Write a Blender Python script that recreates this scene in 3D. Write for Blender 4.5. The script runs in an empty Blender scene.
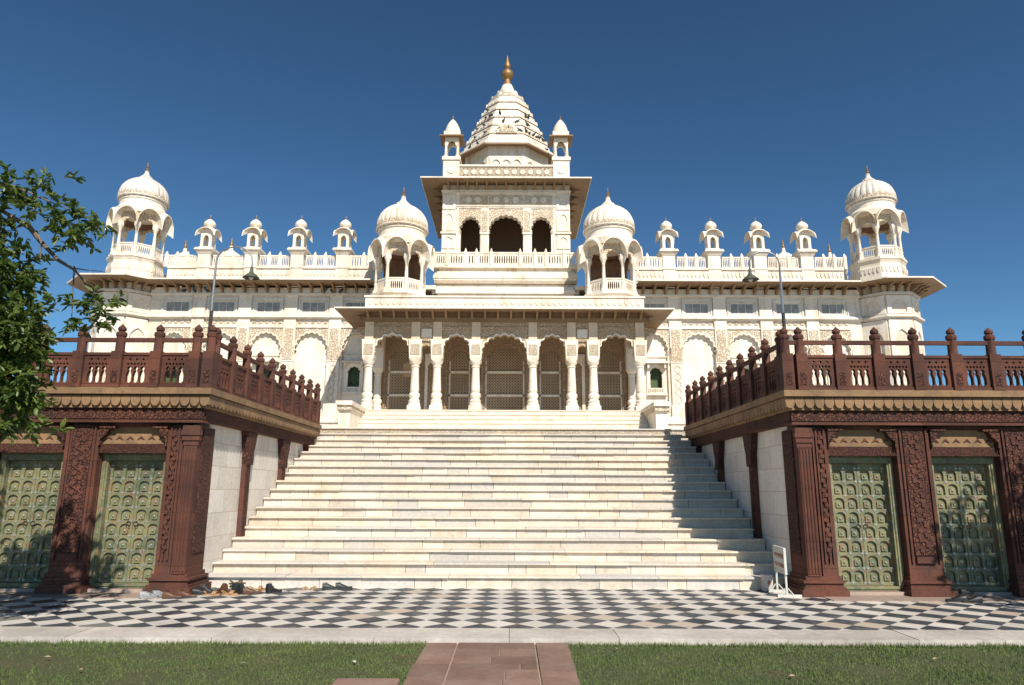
import bpy, bmesh, math, random
from mathutils import Vector, Matrix
from mathutils.geometry import tessellate_polygon
import numpy as np
R = math.radians
PI = math.pi
rnd = random.Random(7)
C = bpy.context.scene.collection
scene = bpy.context.scene

# ------------------------------------------------------------------ camera, light, exposure
cam_d = bpy.data.cameras.new("camera"); cam = bpy.data.objects.new("camera", cam_d); C.objects.link(cam)
cam.location = (0.33, 0.0, 1.6)
PITCH = math.atan(148/700.0)
cam.rotation_mode = 'XYZ'
cam.matrix_world = Matrix.Translation(cam.location) @ Matrix.Rotation(PI/2 + PITCH, 4, 'X') @ Matrix.Rotation(R(0.22), 4, 'Z')
cam_d.sensor_width = 36.0; cam_d.lens = 36.0*700/1024
cam_d.clip_start = 0.05; cam_d.clip_end = 5000
scene.camera = cam

SUN_DIR = Vector((0.40, -1.0, 1.0)).normalized()      # towards the sun
SUN_EL = math.asin(SUN_DIR.z)
world = bpy.data.worlds.new("World"); scene.world = world; world.use_nodes = True
wn = world.node_tree; wn.nodes.clear()
sky = wn.nodes.new('ShaderNodeTexSky'); sky.sky_type = 'NISHITA'; sky.sun_disc = False
sky.sun_elevation = SUN_EL
sky.sun_rotation = math.atan2(SUN_DIR.x, SUN_DIR.y)
sky.air_density = 1.0; sky.dust_density = 0.0; sky.ozone_density = 1.6; sky.altitude = 2200
gam = wn.nodes.new('ShaderNodeGamma'); gam.inputs['Gamma'].default_value = 1.22
bg = wn.nodes.new('ShaderNodeBackground'); bg.inputs['Strength'].default_value = 0.052
wo = wn.nodes.new('ShaderNodeOutputWorld')
wn.links.new(sky.outputs[0], gam.inputs[0]); tn = wn.nodes.new('ShaderNodeVectorMath'); tn.operation = 'MULTIPLY'; tn.inputs[1].default_value = (0.70, 1.0, 1.03); wn.links.new(gam.outputs[0], tn.inputs[0]); wn.links.new(tn.outputs[0], bg.inputs['Color']); wn.links.new(bg.outputs[0], wo.inputs['Surface'])
sd = bpy.data.lights.new("sun", 'SUN'); sd.energy = 4.6; sd.angle = R(0.5); sd.color = (1.0, 0.935, 0.835)
sun = bpy.data.objects.new("sun", sd); C.objects.link(sun)
sun.rotation_euler = SUN_DIR.to_track_quat('Z', 'Y').to_euler(); sun.location = (10, -20, 30)
scene.view_settings.view_transform = 'Standard'; scene.view_settings.look = 'None'
scene.view_settings.exposure = 0.44; scene.view_settings.gamma = 1.0
scene.render.engine = 'CYCLES'
scene.cycles.max_bounces = 6; scene.cycles.diffuse_bounces = 4; scene.cycles.glossy_bounces = 2
scene.cycles.transparent_max_bounces = 4

# ------------------------------------------------------------------ helpers
class MB:
    """collects shapes and links them as one mesh object"""
    def __init__(s):
        s.v = []; s.f = []; s.mi = []; s.sm = []; s.ti = []; s.m = 0; s.smooth = False; s.t = 0.0
    def add(s, vs, fs):
        b = len(s.v); s.v += [tuple(p) for p in vs]
        for f in fs:
            s.f.append(tuple(b+i for i in f)); s.mi.append(s.m); s.sm.append(s.smooth); s.ti.append(s.t)
    def box(s, x0, x1, y0, y1, z0, z1, M=None):
        vs = [Vector((x, y, z)) for z in (z0, z1) for y in (y0, y1) for x in (x0, x1)]
        if M is not None: vs = [M @ p for p in vs]
        s.add(vs, [(0,2,3,1),(4,5,7,6),(0,1,5,4),(2,6,7,3),(0,4,6,2),(1,3,7,5)])
    def frus(s, cx, cy, z0, z1, hx0, hy0, hx1, hy1):
        vs = [(cx+a*hx, cy+b*hy, z) for z, hx, hy in ((z0,hx0,hy0),(z1,hx1,hy1)) for a, b in ((-1,-1),(1,-1),(1,1),(-1,1))]
        s.add(vs, [(3,2,1,0),(4,5,6,7),(0,1,5,4),(1,2,6,5),(2,3,7,6),(3,0,4,7)])
    def lathe(s, prof, n, cx=0, cy=0, z=0, a0=0.0, lobes=0, amp=0.0, sm=None, capb=True, capt=True):
        """prof: list of (radius, height); radius is circumradius"""
        old = s.smooth
        if sm is not None: s.smooth = sm
        vs = []
        for r, h in prof:
            for k in range(n):
                a = a0 + 2*PI*k/n
                rr = r*(1 + (amp*abs(math.cos(a*lobes/2)) if lobes else 0))
                vs.append((cx+rr*math.cos(a), cy+rr*math.sin(a), z+h))
        fs = []
        for i in range(len(prof)-1):
            for k in range(n):
                k2 = (k+1) % n
                fs.append((i*n+k, i*n+k2, (i+1)*n+k2, (i+1)*n+k))
        if capb: fs.append(tuple(reversed(range(n))))
        if capt: fs.append(tuple(range((len(prof)-1)*n, len(prof)*n)))
        s.add(vs, fs); s.smooth = old
    def tube(s, pts, rs, n=8, sm=True):
        old = s.smooth; s.smooth = sm
        vs = []; fs = []; pts = [Vector(p) for p in pts]
        for i, p in enumerate(pts):
            d = (pts[min(i+1, len(pts)-1)] - pts[max(i-1, 0)]).normalized()
            u = d.cross(Vector((0.13, 1, 0.07))).normalized(); w = d.cross(u)
            for k in range(n):
                a = 2*PI*k/n; vs.append(p + rs[i]*(math.cos(a)*u + math.sin(a)*w))
        for i in range(len(pts)-1):
            for k in range(n):
                k2 = (k+1) % n; fs.append((i*n+k, i*n+k2, (i+1)*n+k2, (i+1)*n+k))
        fs.append(tuple(reversed(range(n)))); fs.append(tuple(range((len(pts)-1)*n, len(pts)*n)))
        s.add(vs, fs); s.smooth = old
    def plate(s, loops, O, U, N, th):
        """flat plate: loops of (u,w) [outline, holes...]; U along, Z up, N outward; thickness behind the face"""
        O = Vector(O); U = Vector(U); N = Vector(N); Z = Vector((0, 0, 1))
        l3 = [[Vector((u, w, 0)) for u, w in lp] for lp in loops]
        tris = tessellate_polygon(l3)
        flat = [p for lp in l3 for p in lp]; n = len(flat)
        fr = [O + U*p.x + Z*p.y for p in flat]; bk = [p - N*th for p in fr]
        fs = [tuple(t) for t in tris] + [tuple(i+n for i in reversed(t)) for t in tris]
        b = 0
        for lp in l3:
            m = len(lp)
            for i in range(m):
                j = (i+1) % m; fs.append((b+i, b+j, b+j+n, b+i+n))
            b += m
        s.add(fr+bk, fs)
    def sweep_ring(s, pts, prof, closed=True):
        """pts: plan polyline [(x,y,nx,ny)] with outward mitre; prof: closed loop [(out, z)]"""
        n = len(prof); vs = []
        for x, y, nx, ny in pts:
            for o, z in prof: vs.append((x+nx*o, y+ny*o, z))
        fs = []; m = len(pts)
        for i in range(m if closed else m-1):
            j = (i+1) % m
            for k in range(n):
                k2 = (k+1) % n; fs.append((i*n+k, j*n+k, j*n+k2, i*n+k2))
        if not closed:
            fs.append(tuple(range(n))); fs.append(tuple(reversed(range((m-1)*n, m*n))))
        s.add(vs, fs)
    def build(s, name, mats, parent=None, label=None, loc=None, recalc=True):
        if not isinstance(mats, (list, tuple)): mats = [mats]
        me = bpy.data.meshes.new(name)
        vs = s.v
        if loc is not None:
            l = Vector(loc); vs = [tuple(Vector(p)-l) for p in s.v]
        me.from_pydata(vs, [], s.f)
        me.polygons.foreach_set('material_index', s.mi)
        me.polygons.foreach_set('use_smooth', s.sm)
        at = me.attributes.new('tint', 'FLOAT', 'FACE'); at.data.foreach_set('value', s.ti)
        if recalc:
            bm = bmesh.new(); bm.from_mesh(me); bmesh.ops.recalc_face_normals(bm, faces=bm.faces[:]); bm.to_mesh(me); bm.free()
        if any(s.sm): me.set_sharp_from_angle(angle=R(40))
        for m in mats: me.materials.append(m)
        o = bpy.data.objects.new(name, me); C.objects.link(o)
        if loc is not None: o.location = loc
        if parent is not None: o.parent = parent
        if label: o['label'] = label
        return o

def tag(o, label=None, cat=None, group=None, kind=None):
    if label: o['label'] = label
    if cat: o['category'] = cat
    if group: o['group'] = group
    if kind: o['kind'] = kind
    return o
def thing(name, label, cat, loc=(0,0,0), rz=0, group=None):
    o = bpy.data.objects.new(name, None); C.objects.link(o); o.location = loc; o.rotation_euler = (0,0,rz)
    o.empty_display_size = 0.3
    return tag(o, label, cat, group)
CH = {}
def copy_tree(o, parent=None, loc=None):
    c = o.copy(); C.objects.link(c); c.parent = parent
    if loc is not None: c.location = loc
    for ch in list(o.children): copy_tree(ch, c)
    return c

def cusp(xc, hw, zs, za, n=7, k=0.32, seg=5):
    """cusped arch line from left springing to right springing"""
    P = []
    for i in range(n+1):
        t = PI*(1-i/n)
        P.append(Vector((xc + hw*0.93*math.cos(t), zs + (za-zs)*0.94*max(0, math.sin(t))**0.92)))
    P[0].x = xc-hw*0.93; P[-1].x = xc+hw*0.93
    out = [(xc-hw, zs-0.02)]
    c = Vector((xc, zs))
    for i in range(n):
        a, b = P[i], P[i+1]; mid = (a+b)/2; d = b-a
        nrm = Vector((-d.y, d.x)).normalized()
        if nrm.dot(mid-c) < 0: nrm = -nrm
        for q in range(seg):
            f = q/seg
            out.append(tuple(a + d*f + nrm*(k*d.length*math.sin(PI*f))))
    out.append(tuple(P[-1])); out.append((xc+hw, zs-0.02))
    # pointed crown
    best = max(range(len(out)), key=lambda i: out[i][1])
    return out
def ogee(xc, hw, zs, za, n=12):
    out = []
    for i in range(n+1):
        f = -1+2*i/n
        out.append((xc+hw*f, zs+(za-zs)*(0.80*math.sqrt(max(0, 1-f*f)) + 0.20*(1-abs(f))**1.5)))
    return out
def arcade(x0, x1, z0, z1, arches):
    """outline of a wall piece with arches open at its foot; arches: lists of points"""
    lp = [(x0, z0)]
    for pts in arches:
        lp.append((pts[0][0], z0)); lp += list(pts); lp.append((pts[-1][0], z0))
    lp += [(x1, z0), (x1, z1), (x0, z1)]
    return lp
def rect(x0, x1, z0, z1): return [(x0, z0), (x1, z0), (x1, z1), (x0, z1)]
def polyring(cx, cy, apo, n=8):
    """mitred octagon plan for sweep_ring (axis aligned faces)"""
    pts = []
    for k in range(n):
        a = PI/n + 2*PI*k/n; c = 1/math.cos(PI/n)
        pts.append((cx+apo*c*math.cos(a), cy+apo*c*math.sin(a), c*math.cos(a), c*math.sin(a)))
    return pts
def rectring(x0, x1, y0, y1):
    return [(x0,y0,-1,-1),(x1,y0,1,-1),(x1,y1,1,1),(x0,y1,-1,1)]

# ------------------------------------------------------------------ materials
def newmat(name):
    m = bpy.data.materials.new(name); m.use_nodes = True; nt = m.node_tree; nt.nodes.clear()
    o = nt.nodes.new('ShaderNodeOutputMaterial'); b = nt.nodes.new('ShaderNodeBsdfPrincipled')
    nt.links.new(b.outputs[0], o.inputs[0]); return m, nt, b
class NT:
    def __init__(s, nt): s.nt = nt; s.pos = nt.nodes.new('ShaderNodeNewGeometry').outputs['Position']
    def n(s, t, **kw):
        nd = s.nt.nodes.new(t)
        for k, v in kw.items(): setattr(nd, k, v)
        return nd
    def set(s, sock, v):
        if hasattr(v, 'links'): s.nt.links.new(v, sock)
        else: sock.default_value = v
    def math(s, op, a, b=0.0, c=0.0):
        nd = s.n('ShaderNodeMath', operation=op); s.set(nd.inputs[0], a); s.set(nd.inputs[1], b); s.set(nd.inputs[2], c); return nd.outputs[0]
    def scale(s, v, xyz):
        nd = s.n('ShaderNodeVectorMath', operation='MULTIPLY'); s.set(nd.inputs[0], v); nd.inputs[1].default_value = xyz; return nd.outputs[0]
    def noise(s, scale, detail=4, rough=0.55, vec=None, dist=0.0):
        nd = s.n('ShaderNodeTexNoise'); s.set(nd.inputs['Vector'], vec if vec is not None else s.pos)
        nd.inputs['Scale'].default_value = scale; nd.inputs['Detail'].default_value = detail; nd.inputs['Roughness'].default_value = rough
        nd.inputs['Distortion'].default_value = dist; return nd.outputs['Fac']
    def ramp(s, f, lo, hi, a=0.0, b=1.0):
        nd = s.n('ShaderNodeMapRange'); s.set(nd.inputs[0], f); nd.inputs[1].default_value = lo; nd.inputs[2].default_value = hi
        nd.inputs[3].default_value = a; nd.inputs[4].default_value = b; return nd.outputs[0]
    def mix(s, f, a, b, mode='MIX'):
        nd = s.n('ShaderNodeMix', data_type='RGBA', blend_type=mode); s.set(nd.inputs[0], f)
        s.set(nd.inputs[6], a if hasattr(a, 'links') else tuple(a)+(1,)); s.set(nd.inputs[7], b if hasattr(b, 'links') else tuple(b)+(1,))
        return nd.outputs[2]
    def attr(s, name): return s.n('ShaderNodeAttribute', attribute_name=name).outputs['Fac']
    def bump(s, h, strength, dist, prev=None):
        nd = s.n('ShaderNodeBump'); nd.inputs['Strength'].default_value = strength; nd.inputs['Distance'].default_value = dist
        s.set(nd.inputs['Height'], h)
        if prev is not None: s.set(nd.inputs['Normal'], prev)
        return nd.outputs[0]

def stone(name, base, alt, stain, rough=0.5, big=0.7, fine=18, stain_amt=0.5, bump=0.3, carve=0, carve_depth=0.02,
          groove=None, groove_amt=0.7, tintk=0.35, tintcol=None, joints=None, joint_col=(0.4,0.33,0.24), streak=0.4, jvar=(0.80,0.785,0.77)):
    m, nt, b = newmat(name); g = NT(nt)
    n1 = g.ramp(g.noise(big, 5, 0.6), 0.38, 0.64)
    col = g.mix(n1, base, alt)
    n2 = g.ramp(g.noise(fine, 3, 0.6), 0.3, 0.7, 0.88, 1.08)
    st = g.noise(1.0, 5, 0.65, g.scale(g.pos, (2.4, 2.4, 0.45)), 0.4)
    st = g.math('MULTIPLY', g.ramp(st, 0.52, 0.72), streak)
    col = g.mix(st, col, stain)
    s2 = g.math('MULTIPLY', g.ramp(g.noise(3.1, 6, 0.7), 0.55, 0.72), stain_amt)
    col = g.mix(s2, col, stain)
    t = g.attr('tint')
    if tintcol: col = g.mix(g.ramp(g.math('FRACT', g.math('MULTIPLY', t, 7.3)), 0.2, 0.9), col, tintcol)
    mul = g.math('MULTIPLY', n2, g.math('SUBTRACT', 1.0, g.math('MULTIPLY', t, tintk)))
    vm = g.n('ShaderNodeVectorMath', operation='SCALE'); g.set(vm.inputs[0], col); g.set(vm.inputs[3], mul); col = vm.outputs[0]
    nrm = g.bump(g.noise(fine*1.7, 4, 0.6), bump, 0.01)
    if joints:
        w, h = joints
        sp = g.n('ShaderNodeSeparateXYZ'); g.set(sp.inputs[0], g.pos)
        cb = g.n('ShaderNodeCombineXYZ'); g.set(cb.inputs[0], g.math('ADD', sp.outputs[0], sp.outputs[1])); g.set(cb.inputs[1], sp.outputs[2])
        br = g.n('ShaderNodeTexBrick'); g.set(br.inputs['Vector'], cb.outputs[0])
        br.inputs['Scale'].default_value = 1.0; br.inputs['Mortar Size'].default_value = 0.006; br.inputs['Brick Width'].default_value = w
        br.inputs['Row Height'].default_value = h; br.inputs['Mortar Smooth'].default_value = 0.3
        br.inputs['Color1'].default_value = (1,1,1,1); br.inputs['Color2'].default_value = tuple(jvar)+(1,); br.inputs['Mortar'].default_value = tuple(joint_col)+(1,)
        col = g.mix(1.0, col, br.outputs['Color'], 'MULTIPLY')
        nrm = g.bump(g.math('SUBTRACT', 1.0, br.outputs['Fac']), 0.5, 0.006, nrm)
    if carve:
        wp = g.n('ShaderNodeVectorMath', operation='ADD'); g.set(wp.inputs[0], g.pos)
        nz = g.n('ShaderNodeTexNoise'); nz.inputs['Scale'].default_value = carve*0.8; g.set(nz.inputs['Vector'], g.pos)
        g.set(wp.inputs[1], g.scale(nz.outputs['Color'], (0.9/carve,)*3))
        vo = g.n('ShaderNodeTexVoronoi', feature='DISTANCE_TO_EDGE'); vo.inputs['Scale'].default_value = carve; g.set(vo.inputs['Vector'], wp.outputs[0])
        v2 = g.n('ShaderNodeTexVoronoi', feature='F1'); v2.inputs['Scale'].default_value = carve; g.set(v2.inputs['Vector'], wp.outputs[0])
        e1 = g.ramp(vo.outputs['Distance'], 0.03, 0.13)
        e2 = g.ramp(g.math('ABSOLUTE', g.math('SUBTRACT', v2.outputs['Distance'], 0.24)), 0.01, 0.06)
        h = g.math('MULTIPLY', e1, g.math('ADD', 0.4, g.math('MULTIPLY', e2, 0.6)))
        nrm = g.bump(h, 1.0, carve_depth, nrm)
        if groove:
            col = g.mix(g.ramp(h, 0.1, 0.9, groove_amt, 0.0), col, groove)
    g.set(b.inputs['Base Color'], col); b.inputs['Roughness'].default_value = rough
    b.inputs['Specular IOR Level'].default_value = 0.35
    g.set(b.inputs['Normal'], nrm)
    return m
def flat(name, col, rough=0.5, metal=0.0, var=0.15, sc=9):
    m, nt, b = newmat(name); g = NT(nt)
    f = g.ramp(g.noise(sc, 4, 0.6), 0.3, 0.7)
    g.set(b.inputs['Base Color'], g.mix(f, [c*(1-var) for c in col], [min(1, c*(1+var)) for c in col]))
    b.inputs['Roughness'].default_value = rough; b.inputs['Metallic'].default_value = metal
    return m

MAR = (0.82,0.755,0.655); MAR2 = (0.76,0.665,0.53); MST = (0.42,0.29,0.17)
marble = stone('marble', MAR, MAR2, MST, 0.45, stain_amt=0.5, streak=0.55, bump=0.2)
marble_blk = stone('marble_blocks', MAR, MAR2, MST, 0.45, stain_amt=0.45, streak=0.5, bump=0.2, joints=(1.1, 0.55), joint_col=(0.80,0.70,0.56))
warm_m = stone('shade_warm_marble', (0.72,0.59,0.43), (0.62,0.49,0.34), MST, 0.5, stain_amt=0.4)  # marble copy with the warm tone of porch shade in its colour
beam_m = stone('porch_beam_carving_shaded', (0.66,0.51,0.34), (0.56,0.42,0.27), (0.45,0.32,0.20), 0.5, stain_amt=0.4, carve=9, groove_amt=0.6, carve_depth=0.03, groove=(0.36,0.24,0.14))  # carved marble, colour darkened and warmed to paint the shade under the eave
marble_carved = stone('marble_carved', (0.80,0.71,0.57), (0.74,0.61,0.44), MST, 0.5, stain_amt=0.4, carve=8, groove_amt=0.5, carve_depth=0.03, groove=(0.44,0.30,0.17))
marble_fine = stone('marble_fine_carving', (0.80,0.71,0.58), (0.74,0.62,0.46), MST, 0.5, stain_amt=0.3, carve=22, carve_depth=0.02, groove=(0.50,0.37,0.23))
marble_tan = stone('marble_stained_shaded', (0.28,0.185,0.105), (0.21,0.135,0.075), (0.14,0.095,0.06), 0.6, stain_amt=0.35, streak=0.2)  # stained eave marble, its colour also darkened and warmed for shade
marble_grey = stone('marble_dome', (0.72,0.66,0.58), (0.62,0.56,0.48), (0.36,0.30,0.24), 0.5, stain_amt=0.4, streak=0.6)
step_m = stone('step_marble', (0.77,0.685,0.57), (0.70,0.59,0.45), (0.42,0.31,0.20), 0.45, big=3.0, stain_amt=0.6, streak=0.15, tintk=0.24, bump=0.3, tintcol=(0.62,0.575,0.52))
side_m = stone('side_wall_marble', (0.80,0.75,0.67), (0.70,0.66,0.60), (0.52,0.46,0.38), 0.5, big=1.3, stain_amt=0.3, joints=(0.62, 0.40), joint_col=(0.62,0.55,0.45))
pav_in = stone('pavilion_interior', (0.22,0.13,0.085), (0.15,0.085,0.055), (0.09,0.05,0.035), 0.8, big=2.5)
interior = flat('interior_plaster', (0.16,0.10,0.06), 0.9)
porch_m = stone('porch_wall_shaded', (0.50,0.365,0.235), (0.42,0.30,0.185), (0.34,0.24,0.15), 0.6, stain_amt=0.3, carve=8, groove_amt=0.6, carve_depth=0.03, groove=(0.26,0.17,0.10))  # porch shade put into the wall colour, darker and warmer than the marble
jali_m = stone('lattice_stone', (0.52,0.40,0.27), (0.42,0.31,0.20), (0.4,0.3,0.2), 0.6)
RED = (0.155,0.056,0.034); RED2 = (0.085,0.035,0.025)
red = stone('red_sandstone', RED, RED2, (0.075,0.048,0.040), 0.85, big=1.7, fine=26, stain_amt=0.65, streak=0.55, bump=0.8, joints=(0.9, 0.41), joint_col=(0.6,0.55,0.5), jvar=(0.66,0.66,0.68))
red_carved = stone('red_sandstone_carved', RED, RED2, (0.055,0.028,0.022), 0.85, big=1.1, fine=26, stain_amt=0.3, carve=17, carve_depth=0.035, groove=(0.028,0.012,0.009))
red_fine = stone('red_sandstone_lattice', RED, RED2, (0.055,0.028,0.022), 0.85, carve=38, carve_depth=0.02, groove=(0.022,0.010,0.007))
buff = stone('buff_sandstone', (0.29,0.175,0.09), (0.19,0.12,0.068), (0.09,0.062,0.045), 0.85, big=2.2, stain_amt=0.7, bump=0.7)
gold = flat('gilded_copper', (0.30,0.17,0.065), 0.5, 0.5, 0.3)
glassm = flat('dusty_glass', (0.27,0.27,0.255), 0.5, 0.0, 0.3, 3)
white_paint = flat('white_paint', (0.56,0.55,0.50), 0.5, 0, 0.06)
frame_m = flat('window_frame_paint', (0.60,0.60,0.58), 0.6)
steel = flat('galvanised_steel', (0.26,0.27,0.28), 0.4, 0.6)
dark_iron = flat('dark_iron', (0.045,0.035,0.03), 0.6, 0.3)
lamp_m = flat('lamp_enamel', (0.06,0.075,0.05), 0.6)
door_stud = flat('door_metal', (0.34,0.34,0.31), 0.5, 0.4, 0.3, 30)
def door_paint():
    m, nt, b = newmat('green_door_paint'); g = NT(nt)
    c = g.mix(g.ramp(g.noise(2.0, 6, 0.65), 0.42, 0.58), (0.215,0.205,0.10), (0.125,0.14,0.072))
    c = g.mix(g.math('MULTIPLY', g.ramp(g.noise(9.0, 6, 0.7), 0.52, 0.60), 0.75), c, (0.23,0.125,0.065))
    c = g.mix(g.math('MULTIPLY', g.ramp(g.noise(3.0, 7, 0.75, g.scale(g.pos, (1,1,0.6))), 0.52, 0.64), 0.7), c, (0.055,0.078,0.058))
    c = g.mix(g.math('MULTIPLY', g.ramp(g.noise(14.0, 6, 0.75), 0.56, 0.63), 0.7), c, (0.30,0.31,0.27))
    g.set(b.inputs['Base Color'], c); b.inputs['Roughness'].default_value = 0.6
    g.set(b.inputs['Normal'], g.bump(g.noise(40, 4), 0.3, 0.005)); return m
door_green = door_paint()
def tile_mat():
    m, nt, b = newmat('checker_marble_tiles'); g = NT(nt)
    sp = g.n('ShaderNodeSeparateXYZ'); g.set(sp.inputs[0], g.pos)
    d = 0.457
    x = g.math('ADD', sp.outputs[0], 0.05); y = g.math('SUBTRACT', sp.outputs[1], 9.80)
    u = g.math('ADD', g.math('DIVIDE', g.math('ADD', x, y), d), 0.5); w = g.math('ADD', g.math('DIVIDE', g.math('SUBTRACT', x, y), d), 0.5)
    fu = g.math('FLOOR', u); fw = g.math('FLOOR', w)
    par = g.math('ABSOLUTE', g.math('MODULO', g.math('ADD', fu, fw), 2.0))
    cb = g.n('ShaderNodeCombineXYZ'); g.set(cb.inputs[0], fu); g.set(cb.inputs[1], fw)
    wn_ = g.n('ShaderNodeTexWhiteNoise'); g.set(wn_.inputs['Vector'], cb.outputs[0]); r = wn_.outputs['Value']
    blk = g.mix(r, (0.024,0.031,0.042), (0.058,0.067,0.080))
    blk = g.mix(g.math('GREATER_THAN', r, 0.955), blk, (0.17,0.17,0.15))
    wht = g.mix(r, (0.50,0.465,0.42), (0.66,0.605,0.54))
    wht = g.mix(g.math('GREATER_THAN', r, 0.90), wht, (0.48,0.40,0.32))
    c = g.mix(par, blk, wht)
    c = g.mix(g.math('MULTIPLY', g.ramp(g.noise(5, 5, 0.65), 0.5, 0.75), 0.35), c, (0.36,0.31,0.26))
    fr = lambda q: g.math('MINIMUM', g.math('FRACT', q), g.math('SUBTRACT', 1.0, g.math('FRACT', q)))
    ed = g.math('MINIMUM', fr(u), fr(w))
    c = g.mix(g.ramp(ed, 0.006, 0.016, 0.8, 0.0), c, (0.42,0.36,0.29))
    g.set(b.inputs['Base Color'], c); g.set(b.inputs['Roughness'], g.ramp(g.noise(6, 4), 0.3, 0.7, 0.35, 0.6))
    return m
tiles_m = tile_mat()
def lawn_mat(name, a, bcol, dry):
    m, nt, b = newmat(name); g = NT(nt)
    c = g.mix(g.ramp(g.noise(1.7, 5, 0.6), 0.35, 0.65), a, bcol)
    c = g.mix(g.ramp(g.noise(60, 3, 0.7), 0.3, 0.7, 0, 0.5), c, [q*0.6 for q in a])
    c = g.mix(g.math('MULTIPLY', g.ramp(g.noise(0.9, 5, 0.7), 0.56, 0.70), 0.55), c, dry)
    g.set(b.inputs['Base Color'], c); b.inputs['Roughness'].default_value = 0.8
    g.set(b.inputs['Normal'], g.bump(g.noise(90, 3), 0.8, 0.02)); return m
lawn_m = lawn_mat('lawn_soil', (0.07,0.085,0.028), (0.09,0.095,0.036), (0.16,0.10,0.055))
blade_m = lawn_mat('grass_blades', (0.105,0.165,0.038), (0.160,0.205,0.058), (0.17,0.13,0.075))
dust_m = lawn_mat('dry_ground', (0.30,0.22,0.14), (0.24,0.19,0.12), (0.18,0.17,0.08))
def leaf_mat(name, a, b2):
    m, nt, b = newmat(name); g = NT(nt)
    t = g.attr('tint')
    g.set(b.inputs['Base Color'], g.mix(t, a, b2)); b.inputs['Roughness'].default_value = 0.45
    tr = nt.nodes.new('ShaderNodeBsdfTranslucent'); g.set(tr.inputs[0], g.mix(t, [q*1.2 for q in a], [q*1.2 for q in b2]))
    ms = nt.nodes.new('ShaderNodeMixShader'); ms.inputs[0].default_value = 0.35
    out = [n for n in nt.nodes if n.type == 'OUTPUT_MATERIAL'][0]
    nt.links.new(b.outputs[0], ms.inputs[1]); nt.links.new(tr.outputs[0], ms.inputs[2]); nt.links.new(ms.outputs[0], out.inputs[0]); return m
leaf_m = leaf_mat('tree_leaves', (0.045,0.085,0.014), (0.19,0.245,0.05))
bark_m = flat('bark', (0.17,0.12,0.085), 0.9, 0, 0.35, 14)
path_m = stone('path_slabs', (0.235,0.140,0.102), (0.285,0.19,0.145), (0.15,0.12,0.09), 0.8, big=2.4, stain_amt=0.45, streak=0.1, tintk=0.4)
path_joint = flat('path_mortar', (0.33,0.25,0.19), 0.9)
border_m = stone('stone_border', (0.42,0.31,0.25), (0.36,0.28,0.23), (0.25,0.2,0.16), 0.7, big=2)
kerb_m = stone('kerb_marble', (0.63,0.575,0.51), (0.48,0.43,0.38), (0.36,0.32,0.27), 0.5, big=1.3, stain_amt=0.4, tintk=0.25)
foliage_m = flat('foliage_sheet', (0.045,0.075,0.022), 0.6, 0, 0.8, 7)  # green sheet standing in for foliage seen through open windows
stained2 = flat('dark_pane', (0.012,0.014,0.012), 0.3)

# ------------------------------------------------------------------ ground, floors, paths
AX = 0.10                                     # middle of the stairs and terraces
m = MB(); m.box(-1500, 1500, -1500, 1500, -0.5, -0.12); tag(m.build('ground', dust_m), kind='structure')
m = MB(); m.box(-30, 30, -12, 8.23, -0.11, -0.062); tag(m.build('lawn', lawn_m), kind='structure')
m = MB(); m.box(-16, 16, 8.78, 12.6, -0.3, 0.0); tag(m.build('tiled_pavement', tiles_m), kind='structure')
m = MB()
x = -16.0
while x < 16:
    w = rnd.uniform(0.9, 2.2); m.t = rnd.random(); dz = rnd.uniform(-0.004, 0.004)
    m.box(x+0.003, x+w-0.003, 8.21+rnd.uniform(-.008, .008), 8.776, -0.29, 0.008+dz); x += w
tag(m.build('marble_kerb', kerb_m), kind='structure')
m = MB()
for s in (-1, 1):
    x = 5.05
    while x < 15:
        w = rnd.uniform(0.7, 1.5); m.t = rnd.random(); a, b_ = AX+s*(x+0.003), AX+s*(x+w-0.003)
        m.box(min(a,b_), max(a,b_), 11.02, 11.9, -0.02, 0.012); x += w
tag(m.build('threshold_paving', border_m), kind='structure')
# path: slabs on a mortar bed
m = MB(); m.m = 1; m.box(0.17-0.76, 0.17+0.76, -12, 8.205, -0.108, -0.050); m.m = 0
for sg in (-1, 1):
    y = 8.20
    while y > -3:
        d = rnd.uniform(0.45, 0.75); e = rnd.uniform(-.012, .012); m.t = rnd.random()
        xa, xb0 = sorted((0.17+sg*0.435, 0.17+sg*(0.77+e))); m.box(xa, xb0, y-d+0.007, y-0.007, -0.10, -0.034+rnd.uniform(-.003,.003)); y -= d
y = 8.20
while y > -3:
    d = rnd.uniform(0.22, 0.36); x = 0.17-0.42
    while x < 0.17+0.40:
        w = min(rnd.uniform(0.35, 0.8), 0.17+0.42-x)
        if 0.17+0.42-x-w < 0.12: w = 0.17+0.42-x
        m.t = rnd.random(); m.box(x+0.007, x+w-0.007, y-d+0.007, y-0.007, -0.10, -0.036+rnd.uniform(-.003,.003)); x += w
    y -= d
tag(m.build('path', [path_m, path_joint]), kind='structure')
m = MB(); m.box(-1.20, -0.64, 6.05, 6.62, -0.08, -0.012); sl = m.build('stepping_slab', path_m)
tag(sl, 'loose reddish stone slab lying in the grass left of the path', 'slab')
bv = sl.modifiers.new('b', 'BEVEL'); bv.width = 0.02; bv.segments = 2

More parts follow.
